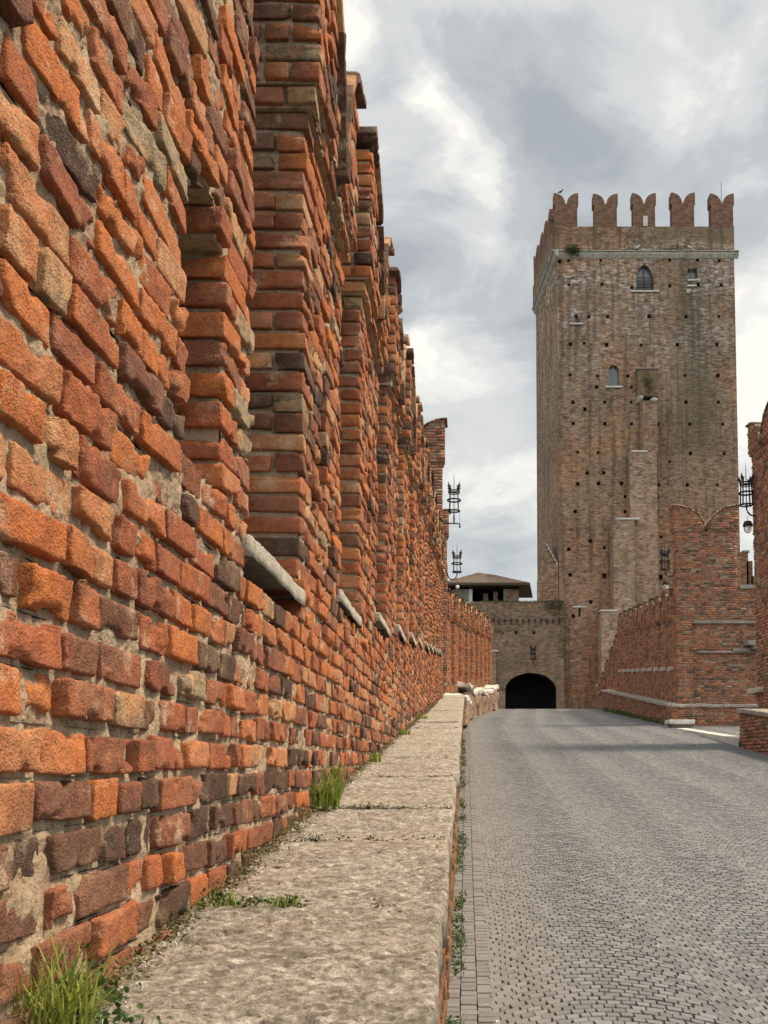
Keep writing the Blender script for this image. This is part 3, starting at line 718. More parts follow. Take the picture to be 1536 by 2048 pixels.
# connecting piece behind near one
# bay floor, kerb stones and stone step
q0, q1 = at(1345, 1460, 29.3), at(1478, 1484, 21.0)
V = [(q0[0], q0[1], q0[2]), (q1[0], q1[1], q1[2]), (9.5, 21.0, q1[2]), (9.5, 29.6, q0[2])]; V += [(v[0], v[1], v[2] - .5) for v in V]
tag(mesh_py('bay_floor', V, [(0, 1, 2, 3), (0, 4, 5, 1), (1, 5, 6, 2), (2, 6, 7, 3), (3, 7, 4, 0)], M_COBBLE), 'paved floor of the right bay', 'pavement', kind='structure')
kb = thing('kerb_stones', 'line of white kerb stones in front of the right bay', 'kerb', (q1[0], q1[1], q1[2]))
for i in range(4):
    f0, f1 = i / 4, (i + 1) / 4 - .004; a = [q1[j] + (q0[j] - q1[j]) * f0 for j in range(3)]; b = [q1[j] + (q0[j] - q1[j]) * f1 for j in range(3)]
    dx = Vector((b[0] - a[0], b[1] - a[1])).normalized(); nn = (-dx[1] * .0 - .0, 0)
    V = []
    for p in (a, b):
        V += [(p[0] - .02, p[1], p[2] + .075), (p[0] + .30, p[1], p[2] + .075), (p[0] + .30, p[1], p[2] - .25), (p[0] - .02, p[1], p[2] - .25)]
    mesh_py('kerb_stone', V, [(0, 1, 2, 3), (4, 7, 6, 5), (0, 4, 5, 1), (1, 5, 6, 2), (2, 6, 7, 3), (3, 7, 4, 0)], M_WHITE, kb)
st = thing('corner_stone', 'single pale stone slab on mossy bricks at the corner of the bay', 'stone block', at(1360, 1455, 28.9))
a, b = at(1335, 1447, 28.9), at(1385, 1440, 28.9)
rough_slab('slab', a[0], b[0], 28.6, 29.3, b[2], b[2], b[2] - a[2] + .04, M_WHITE, st, amp=.006, res=.03)
mesh_box('support', (0, 0, 0), (1, 0), (0, -1), a[0] + .1, b[0] - .02, a[2] - .35, a[2] - .005, -29.25, -28.75, M_GREYST, st)

# ------------------------------------------------------------------ rubble at the end of the ledge
def rock(name, c, r, mat, parent=None, seed=0, sub=4, amp=.28, cut=True):
    import bmesh
    bm = bmesh.new(); bmesh.ops.create_icosphere(bm, subdivisions=sub, radius=1.0)
    V = np.array([v.co[:] for v in bm.verts]); Fc = [[v.index for v in f.verts] for f in bm.faces]; bm.free()
    V *= 1 + fbm(V + seed * 3.1, 1.1, 3, seed)[:, None] * amp
    rp = np.random.RandomState(int(seed) + 70)
    for _ in range(14):
        d = rp.randn(3); d /= np.linalg.norm(d); k_ = V @ d - rp.uniform(.5, .8); V = V - np.clip(k_, 0, None)[:, None] * d
    V = V * 1.25 + fbm(V + seed, 4, 3, seed)[:, None] * .05
    V = V * np.array(r) + np.array(c)
    return mesh_py(name, V, Fc, mat, parent)
labs = ['long pale broken coping block where the stone ledge ends', 'cracked pale block with brown underside, second from the ledge end', 'tall peaked white block in the middle of the rubble', 'short sunken brown block between two white ones',
        'whitish tilted block near the left jamb of the arch', 'last upright whitish block touching the gate arch jamb']
edge = [(934, 27.6), (943, 33.5), (958, 38), (968, 40), (977, 41.5), (988, 43), (999, 44.5)]
tops = [1394, 1385, 1379, 1386, 1380, 1372]; 
for i, lab in enumerate(labs):
    (p0, Y0), (p1, Y1) = edge[i], edge[i + 1]; a = Vector(((p0 - 932) / F * Y0, Y0)); b = Vector(((p1 - 932) / F * Y1, Y1)); c = (a + b) / 2
    zt_ = at((p0 + p1) / 2, tops[i], c.y)[2]; zb = rz(c.y) - .1; d = (b - a); L = d.length; d.normalize(); n = Vector((-d.y, d.x))
    o = thing('rubble_block', lab, 'stone', (c.x, c.y, zb), 'broken blocks ending the ledge')
    for nm, z0_, z1_, mt, inn in (('lower_stone', zb, zt_ - .16, M_RUBBLE, .03), ('pale_top', zt_ - .16, zt_, M_WHITE, 0)):
        A, B, q = template(12, 12, 8); h = np.array([L / 2 - .02, .34, (z1_ - z0_) / 2]); loc = A * (h - .04) + B * .04
        loc[:, 2] += loc[:, 0] * [.04, -.1, .16, -.1, .12, .16][i] * (nm == 'pale_top')
        cc = np.array([c.x + n.x * (.34 + inn), c.y + n.y * (.34 + inn), (z0_ + z1_) / 2]); u3 = np.array([d.x, d.y, 0]); n3_ = np.array([-n.x, -n.y, 0])
        Pw = cc + loc[:, :1] * u3 + loc[:, 1:2] * n3_ + loc[:, 2:3] * np.array([0, 0, 1.0])
        Pw += np.stack([fbm(Pw, 2.2, 4, 61 + i, .6), fbm(Pw, 2.2, 4, 71 + i, .6), fbm(Pw, 2.2, 4, 81 + i, .6)], 1) * .07
        mesh_np(nm, Pw, q, mt, o, smooth=False)

# ------------------------------------------------------------------ gate wall and arch
YG = 60.5
gate = thing('gate_wall', 'mossy brick gate wall with a dark rounded archway over the road', 'gate', (4, YG, 2))
gx0, gx1 = at(940, 1300, YG)[0], at(1128, 1300, YG)[0]; gzt = at(1050, 1203, YG)[2]; zlow = -7.0
ax0, ax1 = at(1010, 1400, YG)[0], at(1113, 1400, YG)[0]; aspr = at(1010, 1382, YG)[2]; aap = at(1060, 1346, YG)[2]; axc = (ax0 + ax1) / 2
def arch_pts(x0, x1, zs, za, n=20, pw=1.0):
    c = (x0 + x1) / 2; P = []
    for i in range(n + 1):
        t = math.pi * (1 - i / n); P.append((c + (x1 - x0) / 2 * math.cos(t), zs + (za - zs) * math.sin(t) ** pw))
    return P
ap = arch_pts(ax0, ax1, aspr, aap)
zf = rz(YG) - 1.5
def wall_with_arch(name, x0, x1, z0, z1, Y, ap, zf, T, mat, parent):
    V = []; Fc = []
    def a(x, z, dy=0): V.append((x, Y + dy, z)); return len(V) - 1
    n = len(ap)
    lo = [a(x, z) for x, z in ap]; up = [a(x, z1) for x, z in ap]; bk = [a(x, z, T) for x, z in ap]
    for i in range(n - 1):
        Fc.append((lo[i], lo[i + 1], up[i + 1], up[i])); Fc.append((lo[i], bk[i], bk[i + 1], lo[i + 1]))
    L = [a(x0, z0), a(ap[0][0], z0), a(x0, z1), a(x0, ap[0][1])]; Rr = [a(ap[-1][0], z0), a(x1, z0), a(x1, z1), a(x1, ap[-1][1])]
    Fc.append((L[0], L[1], lo[0], L[3])); Fc.append((L[3], lo[0], up[0], L[2]))
    Fc.append((Rr[0], Rr[1], Rr[3], lo[-1])); Fc.append((lo[-1], Rr[3], Rr[2], up[-1]))
    b1, b2 = a(ap[0][0], z0, T), a(ap[-1][0], z0, T); Fc.append((L[1], b1, bk[0], lo[0])); Fc.append((Rr[0], lo[-1], bk[-1], b2))
    t = [a(x0, z1, T), a(x1, z1, T)]; Fc.append((L[2], up[0], up[-1], Rr[2], t[1], t[0])) if False else Fc.append((L[2], Rr[2], t[1], t[0]))
    return mesh_py(name, V, Fc, mat, parent)
wall_with_arch('gate_masonry', gx0, gx1, zlow, gzt, YG, ap, zf, 2.8, M_GATE, gate)
# brick archivolt ring, a little proud
V = []; Fc = []; ap2 = arch_pts(ax0 - .16, ax1 + .16, aspr, aap + .16)
for (x, z), (x2, z2) in zip(ap, ap2): V += [(x, YG - .06, z), (x2, YG - .06, z2), (x, YG + .3, z), (x2, YG + .002, z2)]
for i in range(len(ap) - 1): k = 4 * i; Fc += [(k, k + 4, k + 5, k + 1), (k, k + 2, k + 6, k + 4), (k + 1, k + 5, k + 7, k + 3)]
mesh_py('arch_ring', V, Fc, M_GATE, gate)
# vault closed by near-black surfaces, archway shade put into their colour
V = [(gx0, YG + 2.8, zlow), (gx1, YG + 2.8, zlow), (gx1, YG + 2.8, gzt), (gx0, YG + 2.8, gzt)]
mesh_py('dark_backing', V, [(0, 1, 2, 3)], M_DARK, gate)
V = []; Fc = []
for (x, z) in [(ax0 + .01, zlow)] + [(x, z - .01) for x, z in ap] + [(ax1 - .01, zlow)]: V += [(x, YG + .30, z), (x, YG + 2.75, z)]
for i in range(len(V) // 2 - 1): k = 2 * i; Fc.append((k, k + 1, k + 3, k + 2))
mesh_py('vault_shade', V, Fc, M_DARK, gate)
V = [(ax0 - .02, YG + .9, zlow), (ax0 + .12, YG - .1, zlow), (ax0 + .12, YG - .1, aspr), (ax0 - .25, YG - .1, aspr), (ax0 - .25, YG - .1, zlow)]
mesh_box('jamb_stone', (0, YG, 0), (1, 0), (0, -1), ax0 - .42, ax0 + .02, zf - 3, aspr, -.3, .07, M_RUBBLE, gate)
mesh_box('left_pilaster', (0, YG, 0), (1, 0), (0, -1), at(976, 1330, YG)[0], at(992, 1330, YG)[0], zlow, at(984, 1305, YG)[2], -.1, .25, M_BUTT, gate)
mesh_box('pilaster_cap', (0, YG, 0), (1, 0), (0, -1), at(984, 1330, YG)[0], at(996, 1330, YG)[0], at(984, 1304, YG)[2], at(984, 1301, YG)[2], -.1, .3, M_WHITE, gate)
for px in (1004, 1032, 1068):
    q = at(px, 1265, YG); mesh_box('putlog_hole_shade', (0, YG, 0), (1, 0), (0, -1), q[0] - .09, q[0] + .09, q[2] - .1, q[2] + .1, -.1, .004, M_DARK, gate, jit=.01)  # dark box on the wall face, the hole's shade put into its colour
for i, px in enumerate(range(986, 1130, 12)):
    q = at(px, 1243, YG); an = bpy.data.objects
    V = []; Fc = []
    for (x0_, x1_, z0_, z1_) in ((-.02, .02, -.2, .22), (-.10, .10, .02, .06)):
        k = len(V); V += [(q[0] + a_, YG - b_, q[2] + c_) for a_ in (x0_, x1_) for b_ in (.03, .08) for c_ in (z0_, z1_)]
        Fc += [tuple(k + j for j in f_) for f_ in ((0, 1, 3, 2), (4, 6, 7, 5), (0, 4, 5, 1), (2, 3, 7, 6), (1, 5, 7, 3), (0, 2, 6, 4))]
    mesh_py('tie_anchor', V, Fc, M_IRON, gate)

# ------------------------------------------------------------------ the tower
YT = 61.0
tower = thing('castle_tower', 'tall square brick castle tower with swallow-tailed battlements and pale cornice', 'tower', (11.6, YT, 0))
tx0, tx1 = at(1117, 900, YT)[0], at(1476, 900, YT)[0]
zcor = at(1300, 509, YT)[2]; zpar = at(1300, 455, YT)[2]; ztop = at(1300, 386, YT)[2]; zneck = at(1300, 409, YT)[2]
bxL, bY = tx0 - .78, YT + 8.0     # back left corner
holes = []
for (ox, oy, L) in ((1040, 340, [(245,565),(300,562),(500,557),(928,557),(1022,545),(1100,556),(1235,560),(303,710),(508,706),(692,728),(928,717),(1103,710),(1248,712),(427,908),(543,907),(800,905),(1028,908),(1232,907),(312,1079),(397,1073),(536,1082),(750,1084),(975,1082),(1220,1081),(310,1270),(480,1275),(669,1275),(849,1270),(1022,1273),(1227,1273),(474,1344),(845,1342),(690,1345),(328,1438),(524,1437),(690,1437),(842,1437),(1028,1438),(1229,1437),(402,1482)]),
                    (1040, 800, [(330,146),(525,147),(692,147),(853,149),(1052,149),(1256,150),(357,323),(484,326),(1056,331),(1265,331),(928,382),(417,452),(519,451),(358,520),(486,517),(630,517),(858,525),(1038,526),(1223,526),(652,598),(849,600),(342,690),(652,691),(848,692),(1089,690),(874,848),(436,873),(302,924),(524,917),(311,1083),(870,1097),(522,1090),(440,1251),(330,1338)])):
    for hx, hy in L:
        px, py = ox + hx / 3.097, oy + hy / 3.097; q = at(px, py, YT); s_ = (.085 + .03 * rnd.random()) * (1.35 if hy in (1097, 1090, 905, 517) else 1)
        holes.append((q[0] - s_, q[0] + s_, q[2] - s_ * 1.05, q[2] + s_ * 1.05))
def px_rect(x0, y0, x1, y1, Y=None):
    a, b = at(x0, y1, Y or YT), at(x1, y0, Y or YT); return (a[0], b[0], a[2], b[2])
w_arch = px_rect(1273, 529, 1305, 582); w_sq = px_rect(1376, 537, 1394, 560); w_small = px_rect(1149, 628, 1156, 647); w_round = px_rect(1217, 730, 1238, 773); w_tiny = px_rect(1287, 433, 1295, 453)
wins = [w_arch, w_sq, w_small, w_round]
def panel_with_holes(name, x0, x1, z0, z1, Y, rects, depth, mat, parent):
    xs = sorted({x0, x1, *[r[0] for r in rects], *[r[1] for r in rects]}); zs = sorted({z0, z1, *[r[2] for r in rects], *[r[3] for r in rects]})
    xs = np.array([x for x in xs if x0 <= x <= x1]); zs = np.array([z for z in zs if z0 <= z <= z1])
    V = []; Q = []; idx = np.arange(len(xs) * len(zs)).reshape(len(xs), len(zs))
    X, Z = np.meshgrid(xs, zs, indexing='ij'); G = np.stack([X, np.full_like(X, Y), Z], -1).reshape(-1, 3); V.append(G); off = len(G)
    for i in range(len(xs) - 1):
        for j in range(len(zs) - 1):
            cx, cz = (xs[i] + xs[i + 1]) / 2, (zs[j] + zs[j + 1]) / 2
            if any(r[0] < cx < r[1] and r[2] < cz < r[3] for r in rects): continue
            Q.append((idx[i, j], idx[i + 1, j], idx[i + 1, j + 1], idx[i, j + 1]))
    for r in rects:
        if r[0] < x0 or r[1] > x1: continue
        d = depth if r not in wins else .35
        e = np.array([(x, Y + dy, z) for x in (r[0], r[1]) for dy in (0, d) for z in (r[2], r[3])]); V.append(e)
        for f_ in ((0, 1, 3, 2), (4, 6, 7, 5), (0, 2, 6, 4), (1, 5, 7, 3), (2, 3, 7, 6)): Q.append(tuple(off + k for k in f_))
        off += 8
    return np.concatenate(V), Q
V, Q = panel_with_holes('front', tx0, tx1, zlow, zcor, YT, holes + wins, .6, M_TOWER, tower)
k = len(V)   # remaining sides
ext = [(tx0, YT), (tx1, YT), (tx1 + .1, bY), (bxL, bY)]
V = np.concatenate([V, np.array([(x, y_, z) for (x, y_) in ext for z in (zlow, zcor)])])
for a in (1, 2, 3):
    b = (a + 1) % 4; Q.append((k + 2 * a, k + 2 * b, k + 2 * b + 1, k + 2 * a + 1))
mesh_np('tower_body', V, Q, M_TOWER, tower)
def spandrel(rect, pointed, name='window_head'):
    """masonry filling the corners of a rectangular opening to make it arched"""
    x0, x1, z0, z1 = rect; c = (x0 + x1) / 2; r_ = (x1 - x0) / 2; zs = z1 - r_ * (1.35 if pointed else 1.0); V = []; Fc = []; n = 14
    for i in range(n + 1):
        t = i / n; x = x0 + (x1 - x0) * t
        qd = abs(x - c) / r_
        z = zs + (z1 - zs) * (max(0.0, 1 - qd ** 1.5) ** .75 if pointed else math.sqrt(max(0, 1 - qd * qd)))
        V += [(x, YT + .002, min(z, z1 - .01)), (x, YT + .002, z1), (x, YT + .33, min(z, z1 - .01))]
    for i in range(n): k = 3 * i; Fc += [(k, k + 3, k + 4, k + 1), (k, k + 2, k + 5, k + 3)]
    return mesh_py(name, V, Fc, M_TOWER, tower)
for rct, pt in ((w_arch, True), (w_small, True), (w_round, False)): spandrel(rct, pt)
def win(rect, bars=0, sill_=True, wide=.3):
    x0, x1, z0, z1 = rect; y_ = YT + .30
    wo = mesh_py('window', [(x0, y_, z0), (x1, y_, z0), (x1, y_, z1), (x0, y_, z1)], [(0, 1, 2, 3)], M_PANE, tower)
    c = (x0 + x1) / 2; b = .04
    if x1 - x0 > .4:
        mesh_box('mullion', (0, y_, 0), (1, 0), (0, -1), c - b, c + b, z0, z1, 0.005, .06, M_WOOD if bars else M_GREYST, wo, jit=0)
    if bars:
        V = []; Fc = []
        H = (z1 - z0) * .48
        segs = [(x0 + (x1 - x0) * i / 8, x0 + (x1 - x0) * i / 8 + .03, z0, z0 + H) for i in range(9)] + [(x0, x1, z0 + H * i / 4, z0 + H * i / 4 + .03) for i in range(5)]
        for (a, b_, c_, d_) in segs:
            k = len(V); V += [(p, YT - .05 + r_, s__) for p in (a, b_) for r_ in (0, .03) for s__ in (c_, d_)]
            Fc += [tuple(k + j for j in f_) for f_ in ((0, 1, 3, 2), (4, 6, 7, 5), (0, 4, 5, 1), (2, 3, 7, 6), (1, 5, 7, 3), (0, 2, 6, 4))]
        mesh_py('railing', V, Fc, M_IRON, wo)
    if sill_: mesh_box('sill', (0, YT, 0), (1, 0), (0, -1), x0 - wide, x1 + wide, z0 - .09, z0, -.2, .12, M_WHITE, wo, jit=.005)
    return wo
win(w_arch, 1, True, .38); win(w_sq, 0, True, .05); win(w_small, 0, True, .3); win(w_round, 0, True, .2)
q = at(1383, 574, YT); mesh_box('ledge_stone', (0, YT, 0), (1, 0), (0, -1), q[0] - .3, q[0] + .3, q[2], q[2] + .08, 0, .15, M_WHITE, tower)
q = at(1378, 583, YT); rock('ledge_stone', (q[0], YT - .05, q[2]), (.2, .2, .14), M_WHITE, tower, 4)
# cornice: pale stone torus running round the front and left side
def cornice_run(P0, P1, out, z, name='cornice'):
    u = Vector((P1[0] - P0[0], P1[1] - P0[1])); L = u.length; u /= L; V = []; Fc = []
    prof = [(0, -.30), (.06, -.26), (.19, -.09), (.22, .0), (.20, .05), (.30, .07), (.30, .12), (-.05, .20)]
    N = max(4, int(L / .7))
    for i in range(N + 1):
        for (a, b) in prof:
            s_ = L * i / N; V.append((P0[0] + u[0] * s_ + out[0] * a + rnd.uniform(-.01, .01), P0[1] + u[1] * s_ + out[1] * a, z + b + rnd.uniform(-.012, .012)))
    m_ = len(prof)
    for i in range(N):
        for j in range(m_ - 1): k = i * m_ + j; Fc.append((k, k + 1, k + m_ + 1, k + m_))
    Fc.append(tuple(range(m_))); Fc.append(tuple(N * m_ + j for j in reversed(range(m_))))
    return mesh_py(name, V, Fc, M_CORN, tower)
M_CORN = plain('grey white cornice stone', (.36, .31, .25), (.52, .48, .42), 1.6, (.13, .115, .07), .5, .03, s2=9)
cornice_run((tx0 - .25, YT), (tx1 + .25, YT), (0, -1), zcor + .02)
uL = Vector((bxL - tx0, bY - YT)).normalized(); nL = (-uL[1], uL[0])
cornice_run((tx0 - uL[0] * .3, YT - uL[1] * .3), (bxL, bY), nL, zcor + .017)
# parapet and merlons
def prism(name, poly, y0, y1, mat, parent, flat=None):
    """extrude an x-z outline along y"""
    n = len(poly); V = [(x, y0, z) for x, z in poly] + [(x, y1, z) for x, z in poly]
    Fc = [tuple(range(n)), tuple(reversed(range(n, 2 * n)))] + [(i, i + n, (i + 1) % n + n, (i + 1) % n) for i in range(n)]
    return mesh_py(name, V, Fc, mat, parent)
mesh_box('parapet', (0, YT, 0), (1, 0), (0, -1), tx0 - .1, tx1 + .0, zcor + .2, zpar, -.7, .12, M_TOWER, tower, jit=0)
o = (tx0 - .1, YT, 0); Ls = math.hypot(bxL - tx0, bY - YT)
mesh_box('parapet', o, uL, nL, .72, Ls, zcor + .2, zpar, -.6, .12, M_TOWER, tower, jit=0)
mesh_box('parapet', (0, bY, 0), (1, 0), (0, -1), bxL + .6, tx1, zcor + .2, zpar, -.0, .6, M_TOWER, tower, jit=0)
def merlon_poly(w_, h_, hn):
    """outline round x=0: shaft then head with two rounded horns"""
    e = .07; a = w_ / 2; P = [(-a, 0), (a, 0), (a, hn), (a + e, hn), (a + e, h_)]
    n = 7
    for i in range(1, n + 1): t = i / n * math.pi / 2; P.append((a + e - (a + e - .05) * math.sin(t), hn + .05 + (h_ - hn - .05) * math.cos(t)))
    for i in range(n, 0, -1): t = i / n * math.pi / 2; P.append((-(a + e) + (a + e - .05) * math.sin(t), hn + .05 + (h_ - hn - .05) * math.cos(t)))
    P += [(-a - e, h_), (-a - e, hn), (-a, hn)]; return P
def tower_merlon(cx, cy, ang, first=[None]):
    if first[0] is None:
        P = merlon_poly(1.42, ztop - zpar, zneck - zpar); n = len(P)
        import bmesh
        bm = bmesh.new(); vs = [bm.verts.new((x, -.06, z)) for x, z in P]; f_ = bm.faces.new(vs); bm.normal_update()
        r_ = bmesh.ops.extrude_face_region(bm, geom=[f_]); bmesh.ops.translate(bm, vec=(0, .72, 0), verts=[v for v in r_['geom'] if isinstance(v, bmesh.types.BMVert)])
        bmesh.ops.recalc_face_normals(bm, faces=bm.faces); bmesh.ops.triangulate(bm, faces=[f for f in bm.faces if len(f.verts) > 4])
        me = bpy.data.meshes.new('merlon'); bm.to_mesh(me); bm.free(); me.materials.append(M_TOPRED); first[0] = me
    ob = bpy.data.objects.new('merlon', first[0]); COL.objects.link(ob); ob.parent = tower
    ob.location = Vector((cx, cy, zpar)) - WL[tower.name]; ob.rotation_euler = (0, 0, ang); ob.scale = (rnd.uniform(.96, 1.04), 1, rnd.uniform(.965, 1.02)); return ob
for i, px in enumerate((1132, 1211, 1288, 1366, 1444)):
    tower_merlon(at(px, 430, YT)[0], YT, 0)
angL = math.atan2(uL[1], uL[0]) + math.pi
for i in range(1, 5):
    s_ = .9 + i * 1.62; tower_merlon(tx0 - .08 + uL[0] * s_, YT + uL[1] * s_, angL)
for i in range(4): tower_merlon(bxL + 1.8 + i * 2.5, bY - .1, math.pi)
q = px_rect(1286, 433, 1295, 453); mesh_box('shutter', (0, YT, 0), (1, 0), (0, -1), q[0], q[1], q[2], q[3], .0, .085, M_PINK, tower, jit=.003)
# buttresses and the little latrine box on the front
def butt(px0, py0, px1, py1, proud, mat=M_BUTT, cap=None, name='buttress', bottom=None):
    r_ = px_rect(px0, py0, px1, py1); zb_ = r_[2] if bottom is None else bottom
    o_ = mesh_box(name, (0, YT, 0), (1, 0), (0, -1), r_[0], r_[1], zb_, r_[3], -.05, proud, mat, tower, jit=0)
    if cap: mesh_box('cap_stone', (0, YT, 0), (1, 0), (0, -1), at(cap[0], py0, YT)[0], at(cap[1], py0, YT)[0], r_[3], r_[3] + .10, -.05, proud + .08, M_WHITE, o_, jit=.004)
    return o_
butt(1260, 912, 1309, 1300, .75, cap=(1258, 1290), bottom=0.0)
butt(1279, 806, 1312, 912, .45, mat=M_TOWER)
butt(1223, 1049, 1262, 1300, 1.25, cap=(1227, 1272), bottom=0.0)
butt(1196, 1231, 1226, 1400, 1.7, cap=(1193, 1226), bottom=-2)
M_BOX = masonry_mat('mossy latrine brickwork', [(0, (.07, .055, .035)), (.35, (.16, .10, .06)), (.6, (.28, .165, .10)), (1, (.42, .28, .18))], (.28, .22, .15), butt_stain)
r_ = px_rect(1272, 747, 1311, 800); bx_ = mesh_box('latrine_box', (0, YT, 0), (1, 0), (0, -1), r_[0], r_[1], r_[2], r_[3], -.05, .7, M_BOX, tower, jit=0)
mesh_box('cap_stone', (0, YT, 0), (1, 0), (0, -1), r_[0] - .06, r_[1] + .06, r_[3], r_[3] + .06, -.05, .78, M_GREYST, bx_, jit=.004)
for px in (1278, 1305):
    q = at(px, 802, YT); rock('bracket_stone', (q[0], YT - .3, q[2]), (.24, .45, .2), M_WHITE, bx_, seed=px, sub=2, amp=.15)
# T-shaped slit and stone
q = at(1159, 1214, YT); mesh_box('lintel_stone', (0, YT, 0), (1, 0), (0, -1), q[0] - .42, q[0] + .42, q[2] - .04, q[2] + .06, -.05, .07, M_WHITE, tower)
mesh_box('slit', (0, YT, 0), (1, 0), (0, -1), q[0] - .06, q[0] + .06, q[2] - .6, q[2] - .05, -.1, .006, M_DARK, tower, jit=.01)  # slit drawn as a dark box on the face, its shade painted
# side lean-to gable with stone-slab coping on the left face
ga, gb, gc = at(1094, 1102, YT + 3.0), at(1117, 1133, YT + .3), at(1084, 1185, YT + 5)
V = [(tx0 - .05, YT + .15, gb[2]), (tx0 - .05, YT + .15, zlow), (tx0 - 1.3, YT + 1.2, zlow), (tx0 - 1.3, YT + 1.2, gc[2]), (tx0 - .75, YT + .75, ga[2])]
V = [(x, y_, max(z, gzt - .8)) for x, y_, z in V]; V2 = [(x + .3, y_ + 1.2, z) for x, y_, z in V]
lt = mesh_py('side_lean_to', V + V2, [(4, 3, 2, 1, 0), (5, 6, 7, 8, 9), (0, 5, 9, 4), (4, 9, 8, 3), (3, 8, 7, 2)], M_TOWER, tower)
for i in range(6):
    f0 = i / 6; a_, b_ = Vector(V[4]), Vector(V[0]); p = a_.lerp(b_, f0 + .05); p2 = a_.lerp(b_, f0 + .135)
    VV = []
    for pp in (p, p2): VV += [(pp[0] - .04, pp[1] - .12, pp[2] - .03), (pp[0] - .04, pp[1] - .12, pp[2] + .10), (pp[0] + .3, pp[1] + .9, pp[2] + .10), (pp[0] + .3, pp[1] + .9, pp[2] - .03)]
    mesh_py('coping_stone', VV, [(0, 1, 2, 3), (4, 7, 6, 5), (0, 4, 5, 1), (1, 5, 6, 2), (2, 6, 7, 3), (3, 7, 4, 0)], M_WHITE, lt)
# thin lightning rod, a bird on the corner merlon
def tube(pts, r_, n=6):
    pts = [Vector(p) for p in pts]; V = []; Fc = []
    for i, p in enumerate(pts):
        d = (pts[min(i + 1, len(pts) - 1)] - pts[max(i - 1, 0)]).normalized(); a = Vector((0, 0, 1)) if abs(d.z) < .9 else Vector((1, 0, 0))
        u = d.cross(a).normalized(); v = d.cross(u); rr = r_[i] if isinstance(r_, (list, tuple)) else r_
        for k in range(n): t = 2 * math.pi * k / n; V.append(p + u * math.cos(t) * rr + v * math.sin(t) * rr)
    for i in range(len(pts) - 1):
        for k in range(n): Fc.append((i * n + k, i * n + (k + 1) % n, (i + 1) * n + (k + 1) % n, (i + 1) * n + k))
    Fc.append(tuple(reversed(range(n)))); Fc.append(tuple((len(pts) - 1) * n + k for k in range(n)))
    return V, Fc
q = at(1443, 408, YT + .3); V, Fc = tube([(q[0], q[1], q[2] - .1), (q[0], q[1], at(1443, 364, YT + .3)[2])], .02, 5)
tag(mesh_py('lightning_rod', V, Fc, M_ROD), 'thin upright rod on the rightmost merlon of the tower', 'rod')
def bird(px, py, Y, mat, lab, s_=1.0, f=1):
    q = Vector(at(px, py, Y)); b = thing('bird', lab, 'bird', q)
    path = [(-.26, 0, .02), (-.14, 0, .08), (-.04, 0, .13), (.07, 0, .17), (.12, 0, .24), (.14, 0, .30), (.17, 0, .33), (.22, 0, .325), (.27, 0, .31)]
    rad = [.015, .05, .08, .075, .045, .04, .042, .025, .004]
    V, Fc = tube([(q.x + f * a * s_, q.y, q.z + c * s_) for a, b_, c in path], [r * s_ for r in rad], 8)
    mesh_py('body', V, Fc, mat, b, smooth=True)
    for dy in (-.03, .03):
        V, Fc = tube([(q.x, q.y + dy * s_, q.z + .07 * s_), (q.x + .01 * s_, q.y + dy * s_, q.z)], .007 * s_, 5); mesh_py('leg', V, Fc, mat, b)
bird(1121, 387, YT + .3, M_FEATHER, 'dark bird perched on the leftmost merlon of the tower', .8)
bird(1275, 498, YT - .2, M_PALE, 'pale bird standing on the tower cornice above the arched window', .75)
bird(1380, 498, YT - .2, M_PALE, 'pale bird standing on the tower cornice above the square window', .75, -1)

# stepped brick wall far right behind the merlon
YS = 66.0; sw = thing('stepped_wall', 'distant stepped brick battlement right of the tower, behind the broad merlon', 'wall', at(1500, 1180, YS))
r_ = lambda a, b, c, d: px_rect(a, b, c, d, YS)
for i, (a, b, c) in enumerate(((1478, 1105, 1496), (1496, 1122, 1505), (1505, 1152, 1560))):
    q = r_(a, b, c, 1260); mesh_box('wall_step', (0, YS, 0), (1, 0), (0, -1), q[0], q[1], -7, q[3], -.8, .0, M_TOPRED if i else M_TOWER, sw, jit=0)
q = r_(1494, 1101, 1497, 1105); mesh_box('cap_stone', (0, YS, 0), (1, 0), (0, -1), q[0] - .3, q[1] + .05, q[2], q[3], -.8, .08, M_GREYST, sw)

# ------------------------------------------------------------------ guard house roof behind the gate wall
YH = 74.0
hut = thing('guard_house', 'small open guard house with a hipped tile roof behind the gate wall', 'building', at(960, 1200, YH))
e0, e1, rp = at(893, 1166, YH), at(1060, 1164, YH), at(957, 1146, YH + 2.5)
ym, yd = YH, 6.0; ez = e0[2]
RV = [(e0[0] - .4, ym, ez), (e1[0], ym, ez), (e1[0] + .6, ym + yd, ez), (e0[0] - 1.0, ym + yd, ez), (rp[0], ym + 2.6, rp[2]), (rp[0] + 1.2, ym + 3.2, rp[2] - .05)]
def tiled(name, quadpts, n, parent):
    """roof plane made of barrel tile ridges: quadpts = eave a,b, ridge c,d"""
    a, b, c, d = [Vector(p) for p in quadpts]; V = []; Fc = []; nv = 12
    for i in range(n * 6 + 1):
        s_ = i / (n * 6); lift = .05 * abs(math.sin(math.pi * s_ * n))
        for j in range(nv + 1):
            t = j / nv; p = a.lerp(b, s_).lerp(d.lerp(c, s_), t); V.append((p.x, p.y, p.z + lift + .02 * ((j % 2))))
    for i in range(n * 6):
        for j in range(nv): k = i * (nv + 1) + j; Fc.append((k, k + nv + 1, k + nv + 2, k + 1))
    return mesh_py(name, V, Fc, M_TILE, parent)
roof = tiled('roof', (RV[0], RV[1], RV[5], RV[4]), 28, hut)
